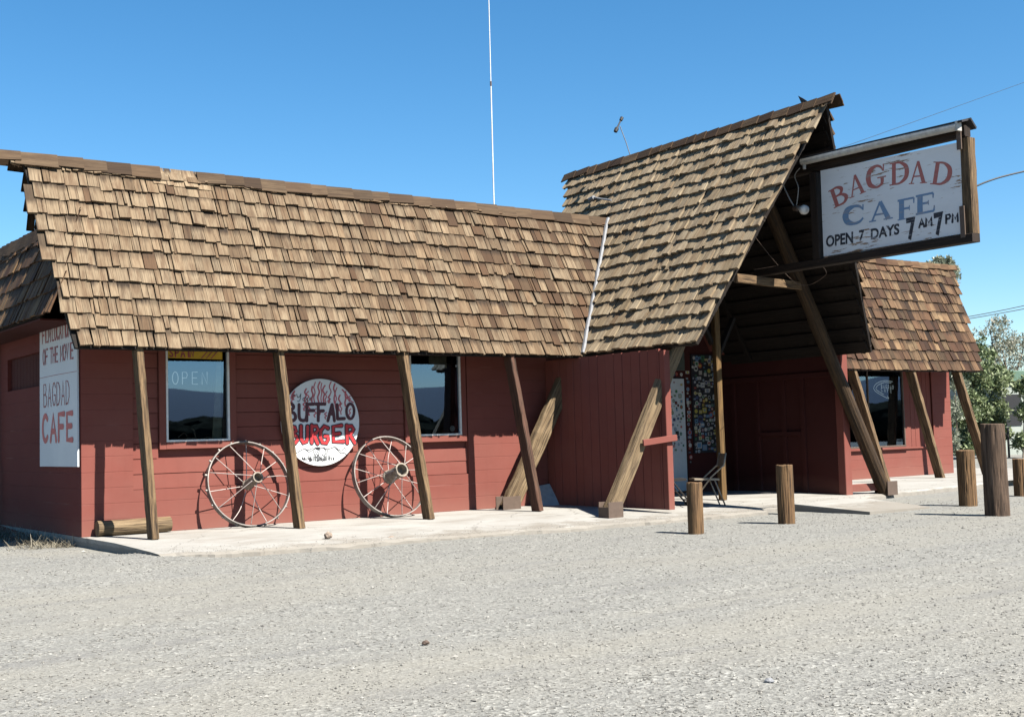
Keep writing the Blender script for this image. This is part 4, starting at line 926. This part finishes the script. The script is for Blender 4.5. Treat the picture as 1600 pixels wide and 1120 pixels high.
mb = MB(); bottle = [V(x, .12 + .02 * math.sin(x * 40), 1.21 + .02 * math.sin(x * 23)) for x in np.arange(6.30, 6.86, .03)]
tube(mb, bottle, .012, 6); tube(mb, [(6.2, .13, 1.24), (6.28, .12, 1.3), (6.32, .12, 1.26)], .01, 6); tube(mb, [(6.45, .12, 1.22), (6.42, .12, 1.33), (6.37, .11, 1.38)], .009, 6)
tag(mb.build('driftwood', MAT['chair_tan'], origin=(6.5, .12, 1.2)), 'pale twisted driftwood lying on the sill inside the left front window', 'driftwood')
mb = MB(); slab_poly(mb, [(10.25, .15, 2.22), (10.58, .15, 2.22), (10.58, .15, 2.5), (10.25, .15, 2.5)], N_, .005); tag(mb.build('poster', MAT['poster'], origin=(10.4, .15, 2.22)), 'pale yellowish poster at the top of the second front window', 'poster')
cz = MB(); slab_poly(cz, [(6.70, .16, 1.2), (6.84, .16, 1.2), (6.84, .16, 2.29), (6.78, .16, 2.29)], N_, .02); tag(cz.build('curtain', MAT['poster'], origin=(6.8, .16, 1.2)), 'narrow pale drape at the right edge of the left front window', 'curtain')
mb = MB(); slab_poly(mb, [(10.60, .10, 1.2), (10.70, .10, 1.2), (10.70, .10, 2.5), (10.64, .10, 2.5)], N_, .02); tag(mb.build('curtain', MAT['red_dark'], origin=(10.65, .1, 1.2)), 'dark curtain strip at the right edge of the second front window', 'curtain')
for k, (x, lb) in enumerate(((10.60, 'small pale round plate in the right bottom corner of the second front window'), (9.93, 'small pale round plate beside the third eave post in the second front window'))):
    mb = MB(); slab_poly(mb, [V(x + .045 * math.cos(a), .06, 1.275 + .045 * math.sin(a)) for a in (2 * math.pi * i / 18 for i in range(18))], N_, .01); tag(mb.build('plate', MAT['st0'], origin=(x, .06, 1.2)), lb, 'plate', 'plates standing on the window sill')
mr = lambda X, Y: at(1300 + X / 5.09, 560 + Y / 5.09, y=1.15)
mb = MB(); kk = .0026
for L in ([(480, 184), (420, 176), (360, 195), (332, 230), (345, 260), (400, 295), (450, 318), (440, 300)], [(470, 195), (420, 190), (372, 208), (350, 235), (362, 256), (410, 285)]): ribbon(mb, smooth_line([mr(*p) for p in L]), .016, N_, 0)
for i, ch in enumerate('BAGDAD'): write(mb, ch, mr(392 + i * 18, 235 + i * 1.5), V(.05, 0, 0), V(0, 0, .085), N_, .012, 0, 1)
for i, ch in enumerate('CAFE'): write(mb, ch, mr(392 + i * 24, 262 + i * 3), V(.06, 0, 0), V(0, 0, .085), N_, .012, 0, 1)
tag(mb.build('neon_sign', MAT['neon'], origin=mr(420, 240)), 'pale neon sign with a looping outline behind the window of the right wing', 'neon sign')

# ================================================================ THINGS ALONG THE FRONT
def wheel(cx, base_y, D, lean, hubr, hublen, nsp, label, seed, lugs=False, bent=None):
    r_ = random.Random(seed); l = R(lean); up = V(0, math.sin(l), math.cos(l)); ax = V(0, -math.cos(l), math.sin(l)); rr = D / 2
    C0 = V(cx, base_y, .0) + up * (rr + .004); X = V(1, 0, 0)
    S_ = thing('wagon_wheel', label, 'wheel', (cx, base_y, 0), 'old steel wheels leaning on the front wall')
    circ = lambda a, r, o: C0 + (X * math.cos(a) + up * math.sin(a)) * r + ax * o
    mb = MB(); n = 56; hw_ = .045; verts = []; fs = []
    for i in range(n):
        a = 2 * math.pi * i / n; j = .003 * math.sin(3 * a + seed)
        verts += [circ(a, rr + j, hw_), circ(a, rr + j, -hw_), circ(a, rr - .014 + j, -hw_), circ(a, rr - .014 + j, hw_)]
    for i in range(n):
        k = (i + 1) % n
        for q in range(4): fs.append([i * 4 + q, i * 4 + (q + 1) % 4, k * 4 + (q + 1) % 4, k * 4 + q])
    mb.add(verts, fs)
    if lugs:
        for i in range(18):
            a = 2 * math.pi * i / 18 + .1; tube(mb, [circ(a, rr - .01, .0), circ(a, rr + .026, .0)], [.02, .014], 6)
    mb.build('rim', MAT['rim'], S_)
    mb = MB(); h0, h1 = -.06, hublen - .06; m = 20; ring = lambda r, o: [circ(2 * math.pi * i / m, r, o) for i in range(m)]
    loft(mb, [ring(hubr * .8, h0), ring(hubr, h0 + .02), ring(hubr, h0 + .05), ring(hubr * .86, h0 + .07), ring(hubr * .86, h1 - .07), ring(hubr, h1 - .05), ring(hubr, h1), ring(hubr * .78, h1 + .001), ring(hubr * .70, h1 - .12), ring(.002, h1 - .121)], cap=False)
    mb.build('hub', MAT['hub'], S_, smooth=False)
    for i in range(nsp):
        mb = MB(); a = 2 * math.pi * i / nsp + .13; b = a + (.16 if i % 2 else -.16); o = h0 + .03 if i % 2 else h1 - .03
        p, q = circ(b, hubr * .97, o), circ(a, rr - .012, .015 * (-1) ** i); mid = p.lerp(q, .5)
        if bent and i in bent: mid = mid + (X * r_.uniform(-.07, .07) + up * r_.uniform(-.06, .02))
        else: mid = mid + X * r_.uniform(-.006, .006)
        tube(mb, smooth_line([p, mid, q], 5), .0062, 6); mb.build('spoke', MAT['spoke'], S_, smooth=True)
wheel(7.06, -.38, 1.20, 17, .075, .40, 14, 'old steel wheel with lugs on its rim left of the round sign', 2, True, (0, 11, 9))
wheel(9.28, -.42, 1.22, 17, .105, .42, 16, 'old steel wheel with a fat rusty hub right of the round sign', 4, False, (3,))

mb = MB(); pts = [V(5.02 + .95 * k / 12, -.13 - .02 * k / 12, .105) for k in range(13)]
rings = []
for k, p in enumerate(pts): rings.append([p + V(0, math.cos(a), math.sin(a)) * (.098 + .007 * mnoise.noise(V(math.cos(a) * 2, math.sin(a) * 2, k * .25))) for a in (2 * math.pi * i / 22 for i in range(22))])
loft(mb, rings, tint=(.5, .5, .5, 1)); tag(mb.build('log', MAT['timber_grey'], origin=(5.5, -.14, 0)), 'short weathered log lying along the wall at the left end', 'log')

def bollard(x, y, r_, h, lean, mat, label, seed):
    q = random.Random(seed); z0 = ground_z(x, y) - .05; S_ = 52; rings = []
    for k in range(15):
        t = k / 14; z = (h + .05) * t; ring = []
        for i in range(S_):
            a = 2 * math.pi * i / S_; n1 = mnoise.noise(V(math.cos(a) * 2.2 + seed, math.sin(a) * 2.2, z * .5)); n2 = mnoise.noise(V(math.cos(a) * 7 + seed, math.sin(a) * 7, z * .6))
            n3 = mnoise.noise(V(math.cos(a) * 9 + seed * 3, math.sin(a) * 9, z * .8)); g_ = -.05 * max(0, n2 - .25) - .10 * max(0, 1 - abs(n3) * 9) * (.5 + .5 * t); rr = r_ * (1 + .05 * n1 + .02 * n2 + g_ - .02 * t)
            ring.append(V(x + lean[0] * t + rr * math.cos(a), y + lean[1] * t + rr * math.sin(a), z0 + z + (.012 * n1 if k == 14 else 0)))
        rings.append(ring)
    top = [p.lerp(sum(rings[-1], V(0, 0, 0)) / S_, .06) + V(0, 0, .008) for p in rings[-1]]; rings.append(top)
    mb = MB(); loft(mb, rings, tint=(q.random(),) * 3 + (1,)); o = mb.build('bollard', mat, origin=(x, y, z0)); tag(o, label, 'bollard', 'wooden bollards along the gravel lot')
bollard(10.79, -5.02, .098, .62, (0, 0), MAT['bollard'], 'short brown wooden bollard nearest the left, before the folding chairs', 1)
bollard(12.52, -4.95, .112, .765, (.0, 0), MAT['bollard'], 'brown wooden bollard between the leftmost bollard and the ramp slab', 2)
bollard(16.72, -4.86, .135, .84, (-.01, 0), MAT['bollard'], 'knee high brown bollard just left of the tall thick post', 3)
bollard(15.22, -6.30, .165, 1.235, (-.015, .0), MAT['bollard_grey'], 'tall thick greyish wooden post among the bollards', 4)
bollard(19.25, -4.20, .12, .62, (0, 0), MAT['bollard'], 'brown wooden bollard cut by the right edge of the picture', 5)

def folding_chair(loc, rz, mat, label, back_h=.80):
    S_ = thing('folding_chair', label, 'chair', loc, 'folding chairs at the entrance'); S_.rotation_euler = (0, 0, 0)
    M_ = Matrix.Translation(Vector(loc)) @ Matrix.Rotation(rz, 4, 'Z'); T_ = lambda *p: M_ @ V(*p)
    mb = MB(); pts = [T_(x, y, z) for x, y, z in ((-.2, -.19, .435), (.2, -.19, .435), (.19, .2, .42), (-.19, .2, .42))]; slab_poly(mb, pts, (0, 0, 1), .03); mb.build('seat', mat, S_)
    mb = MB(); bp = [T_(-.19, .27, .60), T_(.19, .27, .60), T_(.19, .31, back_h), T_(-.19, .31, back_h)]; nb = (bp[1] - bp[0]).cross(bp[2] - bp[0]); slab_poly(mb, bp, nb, .016); mb.build('backrest', mat, S_)
    for sx_ in (-.205, .205):
        mb = MB(); tube(mb, [T_(sx_, -.28, 0), T_(sx_, .06, .44), T_(sx_, .27, .62), T_(sx_, .31, back_h + .01)], .013, 8); mb.build('frame', mat, S_, smooth=True)
        mb = MB(); tube(mb, [T_(sx_ * .88, .28, 0), T_(sx_ * .88, .12, .42)], .012, 8); mb.build('leg', mat, S_, smooth=True)
    mb = MB(); tube(mb, [T_(-.2, -.2, .10), T_(.2, -.2, .10)], .009); mb.build('crossbar', mat, S_); mb = MB(); tube(mb, [T_(-.18, .26, .08), T_(.18, .26, .08)], .009); mb.build('crossbar', mat, S_)
folding_chair((13.72, -2.25, -.03), R(-122), MAT['chair_tan'], 'tan metal folding chair turned to the partition, beside the ridge post')
folding_chair((13.20, -2.08, -.025), R(58), MAT['chair_dark'], 'dark folding chair half hidden behind the red partition end')

mb = MB(); slab_poly(mb, [(12.02, -.22, .0), (12.40, -.30, .0), (12.39, -.06, .34), (12.06, -.02, .30)], (-.1, -.85, .5), .006); tag(mb.build('metal_sheet', MAT['white_sheet'], origin=(12.2, -.2, 0)), 'pale grey sheet leaning in the corner by the red partition', 'sheet')

def rock(p, s, mat, label, seed, name='stone'):
    bm = bmesh.new(); bmesh.ops.create_icosphere(bm, subdivisions=3, radius=1); 
    for v in bm.verts: v.co = v.co * (1 + .35 * mnoise.noise(v.co * 1.3 + V(seed, 0, 0)) + .12 * mnoise.noise(v.co * 4 + V(seed, 0, 0))); v.co = V(v.co.x * s[0], v.co.y * s[1], v.co.z * s[2])
    me = bpy.data.meshes.new(name); bm.to_mesh(me); bm.free(); me.materials.append(mat); o = bpy.data.objects.new(name, me); COL.objects.link(o); o.location = p; tag(o, label, 'stone'); return o
rock((7.0, -2.62, .0), (.05, .045, .042), MAT['stone'], 'small brown stone on the concrete walk below the round sign', 1)
p_ = at(610, 845, z=-.1); rock((p_.x, p_.y, -.085), (.09, .05, .04), MAT['stone'], 'broken lump of concrete at the ragged edge of the walk', 7)
p_ = at(1202, 1066, z=-.12); rock((p_.x, p_.y, -.11), (.024, .021, .014), MAT['galv'], 'dark grey stone on the gravel near the bottom of the picture', 12)
p_ = at(665, 1006, z=-.12); rock((p_.x, p_.y, -.11), (.022, .02, .014), MAT['steel'], 'small dark stone on the sandy patch in the middle of the lot', 15)

# ================================================================ ON THE ROOFS AND IN THE SKY
S_ = thing('whip_antenna', 'very tall thin white whip antenna behind the left roof ridge', 'antenna', (12.33, 1.2, 3.3))
mb = MB(); tube(mb, [(12.33, 1.2, 3.3), (12.33, 1.2, 5.6), (12.335, 1.2, 7.24)], [.014, .012, .011], 8); mb.build('mast', MAT['whip'], S_)
mb = MB(); tube(mb, [(12.335, 1.2, 7.24), (12.335, 1.2, 7.32)], .016, 8); mb.build('joint', MAT['steel'], S_)
mb = MB(); tube(mb, [(12.335, 1.2, 7.32), (12.35, 1.2, 11.0)], [.009, .006], 8); mb.build('tip', MAT['whip'], S_)
S_ = thing('roof_antenna', 'small antenna on a bent mast behind the entrance ridge', 'antenna', (15.0, .42, 5.7))
pa, pb, pc = at(985, 244, y=.42), at(978, 222, y=.42), at(968.5, 197, y=.42)
mb = MB(); tube(mb, [pa - V(0, 0, .5), pa, pb, pc], .008, 8); mb.build('mast', MAT['galv'], S_)
mb = MB(); e0, e1 = at(961.5, 206, y=.42), at(972, 184, y=.42); tube(mb, [e0, e0.lerp(e1, .2), e0.lerp(e1, .35), e0.lerp(e1, .75), e0.lerp(e1, .8), e1], [.035, .04, .014, .014, .03, .032], 10); mb.build('crossbar', MAT['black'], S_)
pg = lambda px, py, o=0.0: (lambda d: CAM + d * ((V(12.5, 0, 2.38) + nL * (.07 + o) - CAM).dot(nL) / d.dot(nL)))(CF + CR * ((px - 800) / F_PX) + CU * ((560 - py) / F_PX))
mb = MB(); tube(mb, smooth_line([pg(922, 311, .05), pg(929, 309, .06), pg(940, 311, .03), pg(955, 313, .02)]), [.016] * 19, 8); tube(mb, [pg(921, 312, .05), pg(928, 308.5, .07)], .035, 10); tag(mb.build('bracket', MAT['galv'], origin=pg(935, 311)), 'small grey bent bracket lying on the gable shakes', 'bracket')
q = V(GX, -3.68, GZ + .07); mb = MB(); slab_poly(mb, [q + V(0, .05, 0), q + V(0, -.07, .0), q + V(0, .02, .07), q + V(0, .11, .13)], (-1, 0, .1), .02); tag(mb.build('broken_shake', MAT['black'], origin=q), 'dark broken shake sticking up from the entrance ridge', 'shake')
def wire(name, label, pts, r, mat): mb = MB(); tube(mb, smooth_line(pts, 8), r, 6); tag(mb.build(name, mat, smooth=True, origin=pts[0]), label, 'wire')
wire('power_line', 'faint thin wire rising across the sky above the big sign', [at(1300, 236, y=8), at(1340, 222, y=10), at(1480, 172, y=11), at(1620, 122, y=12)], .008, MAT['cable'])
wire('power_line', 'dark sagging cable running right from the end of the big sign', [V(14.80, -6.48, 4.30), at(1545, 283, y=-6.5), at(1575, 274, y=-6.6), at(1640, 259, y=-6.8)], .013, MAT['cable'])
wire('power_line', 'upper of the two dark wires low in the sky at the right', [at(1490, 499, y=20), at(1560, 486, y=20), at(1640, 469, y=20)], .022, MAT['cable'])
wire('power_line', 'lower of the two dark wires low in the sky at the right', [at(1490, 502, y=20), at(1560, 490, y=20), at(1640, 475, y=20)], .022, MAT['cable'])
wire('guy_wire', 'thin slack wire across the dark mouth of the gable', [V(14.0, -3.2, 4.1), at(1245, 443, y=-2.8), at(1290, 430, y=-3.3), V(14.66, -3.9, 3.62)], .004, MAT['steel'])

# ================================================================ BEYOND THE RIGHT WING
def tree(name, label, base, stems, clouds, mat, n, size, seed, cat='tree', aspect=2.4, group=None):
    S_ = thing(name, label, cat, base, group); stems = [(a_, b_ * .6) for a_, b_ in stems]; r_ = random.Random(seed); mb = MB()
    for st in stems: tube(mb, smooth_line([Vector(p) for p in st[0]], 4), [st[1] * (1 - .8 * k / (4 * (len(st[0]) - 1))) for k in range(4 * (len(st[0]) - 1) + 1)], 7)
    mb.build('trunk', MAT['bark'], S_)
    mb = MB(); cl = []
    for c, rr in clouds:
        for _ in range(9):
            d = V(r_.gauss(0, 1), r_.gauss(0, 1), r_.gauss(0, 1)).normalized() * rr * r_.uniform(.3, .95); cl.append((Vector(c) + d, rr * r_.uniform(.22, .5)))
    leaf_cloud(mb, cl, n, size, None, .4, aspect, seed); mb.build('crown', mat, S_); return S_
gz_ = -.3
tb = lambda px, y: at(px, 600, y=y)
def P_(px, py, y): return at(px, py, y=y)
Y1 = 9.6
b_ = P_(1535, 722, Y1); b_.z = gz_
tree('shrub', 'dense green broadleaf shrub right behind the corner of the right wing', b_, [([b_, P_(1525, 660, Y1), P_(1520, 600, Y1)], .07), ([b_, P_(1545, 640, Y1), P_(1556, 580, Y1)], .06), ([b_, P_(1515, 680, Y1), P_(1503, 620, Y1)], .05)],
     [(P_(1508, 690, Y1), .6), (P_(1530, 660, Y1), .75), (P_(1555, 640, Y1), .7), (P_(1510, 630, Y1), .7), (P_(1540, 605, Y1), .8), (P_(1558, 590, Y1), .55), (P_(1520, 585, Y1), .6), (P_(1505, 575, Y1), .5), (P_(1550, 680, Y1), .6), (P_(1500, 655, Y1), .5)], MAT['leaf_green'], 21000, .145, 3, 'shrub')
b_ = P_(1497, 716, 7.8); b_.z = gz_
tree('shrub', 'grey green feathery shrub against the end of the right wing', b_, [([b_, P_(1494, 650, 7.8), P_(1492, 600, 7.8)], .05)], [(P_(1494, 690, 7.8), .4), (P_(1493, 640, 7.8), .5), (P_(1492, 595, 7.8), .5), (P_(1496, 560, 7.8), .35)], MAT['leaf_grey'], 5000, .13, 4, 'shrub', 4)
b_ = P_(1580, 705, 15); b_.z = gz_
tree('tree', 'sparse dry tree with thin reddish grey foliage above the green trailer', b_, [([b_, P_(1575, 600, 15), P_(1565, 540, 15)], .16), ([P_(1576, 610, 15), P_(1595, 560, 15), P_(1600, 530, 15)], .1), ([P_(1572, 580, 15), P_(1552, 540, 15), P_(1548, 515, 15)], .08)],
     [(P_(1548, 520, 15), .75), (P_(1562, 510, 15), .7), (P_(1575, 535, 15), .8), (P_(1560, 545, 15), .8), (P_(1592, 545, 15), .9), (P_(1602, 540, 15), .8), (P_(1585, 565, 15), .8), (P_(1545, 560, 15), .7), (P_(1560, 570, 15), .7)], MAT['leaf_dry'], 4600, .12, 5)
b_ = P_(1530, 705, 13); b_.z = gz_
tree('tree', 'light green tree top showing at the eave corner of the right wing', b_, [([b_, P_(1528, 620, 13), P_(1535, 560, 13)], .12)], [(P_(1525, 548, 13), .55), (P_(1542, 556, 13), .45), (P_(1515, 565, 13), .6), (P_(1525, 590, 13), .7)], MAT['leaf_green'], 2200, .14, 6)
b_ = P_(1468, 705, 16); b_.z = gz_
tree('tree', 'pale green tree whose top shows over the roof of the right wing', b_, [([b_, P_(1466, 560, 16), P_(1470, 440, 16)], .2)], [(P_(1468, 412, 16), .42), (P_(1455, 420, 16), .42), (P_(1482, 414, 16), .4), (P_(1466, 440, 16), .8), (P_(1490, 422, 16), .25)], MAT['leaf_grey'], 5000, .16, 7)
b_ = P_(1598, 716, 8.2); b_.z = gz_
tree('shrub', 'dark green shrub cut by the right edge of the picture', b_, [([b_, P_(1600, 660, 8.2), P_(1602, 620, 8.2)], .05)], [(P_(1600, 690, 8.2), .5), (P_(1603, 650, 8.2), .6), (P_(1602, 615, 8.2), .5), (P_(1598, 600, 8.2), .3)], MAT['leaf_green'], 5000, .14, 8, 'shrub')
T0 = P_(1563, 600, 10.8); tx = T0.x
S_ = thing('trailer', 'pale green trailer home with a dark green roof band beyond the shrubs', 'trailer', (tx + 4, 12.5, gz_))
mb = MB(); box(mb, (tx, 10.8, gz_ + .1), (tx + 11, 13.8, 2.68)); mb.build('body', MAT['trailer'], S_)
mb = MB(); box(mb, (tx - .18, 10.6, 2.682), (tx + 11.2, 14, 3.10), cham=.06); mb.build('roof', MAT['trailer_band'], S_)
wa, wb = P_(1566, 616, 10.8), P_(1596, 664, 10.8)
mb = MB(); box(mb, (wa.x, 10.76, wb.z), (wb.x, 10.799, wa.z), cham=.05); mb.build('window', MAT['black'], S_)
va, vb = P_(1577, 591, 10.8), P_(1590, 603, 10.8); mb = MB()
for k in range(5): z = vb.z + (va.z - vb.z) * k / 4.6; box(mb, (va.x, 10.75, z), (vb.x, 10.799, z + .035))
mb.build('vent', MAT['black'], S_)
mb = MB(); box(mb, (tx + .1, 10.9, gz_ - .2), (tx + 10.9, 13.7, gz_ + .098)); mb.build('skirt', MAT['black'], S_)
q = P_(1577, 716, 8.6); S_ = thing('standpipe', 'thin black standpipe in front of the green trailer', 'pipe', (q.x, 8.6, gz_)); mb = MB()
t_ = P_(1577, 668, 8.6); tube(mb, [(q.x, 8.6, gz_), (q.x, 8.6, t_.z - .2), (q.x + .02, 8.6, t_.z)], .04, 8); tube(mb, [(q.x, 8.6, t_.z - .35), (q.x - .15, 8.6, t_.z - .2)], .03, 8); mb.build('pipe', MAT['black'], S_)

# dry weeds heaped in the shade of the end wall
mb = MB(); r5 = random.Random(9); vs = []; fs = []; ts = []
for k in range(2600):
    y = r5.uniform(.1, 5.2); x = 4.84 - abs(r5.gauss(0, .35)); z = ground_z(x, y); L = r5.uniform(.06, .26); d = V(r5.gauss(0, 1), r5.gauss(0, 1), r5.uniform(.05, .8)).normalized(); s_ = V(d.y, -d.x, 0) * .006; p = V(x, y, z); o = len(vs)
    vs += [p - s_, p + s_, p + d * L + s_ * .3, p + d * L - s_ * .3]; fs.append([o, o + 1, o + 2, o + 3]); t = r5.random(); ts.append([(t, t, t, 1)] * 4)
mb.add(vs, fs, tints=ts); tag(mb.build('dry_weeds', MAT['weed']), None, None, None, 'stuff')
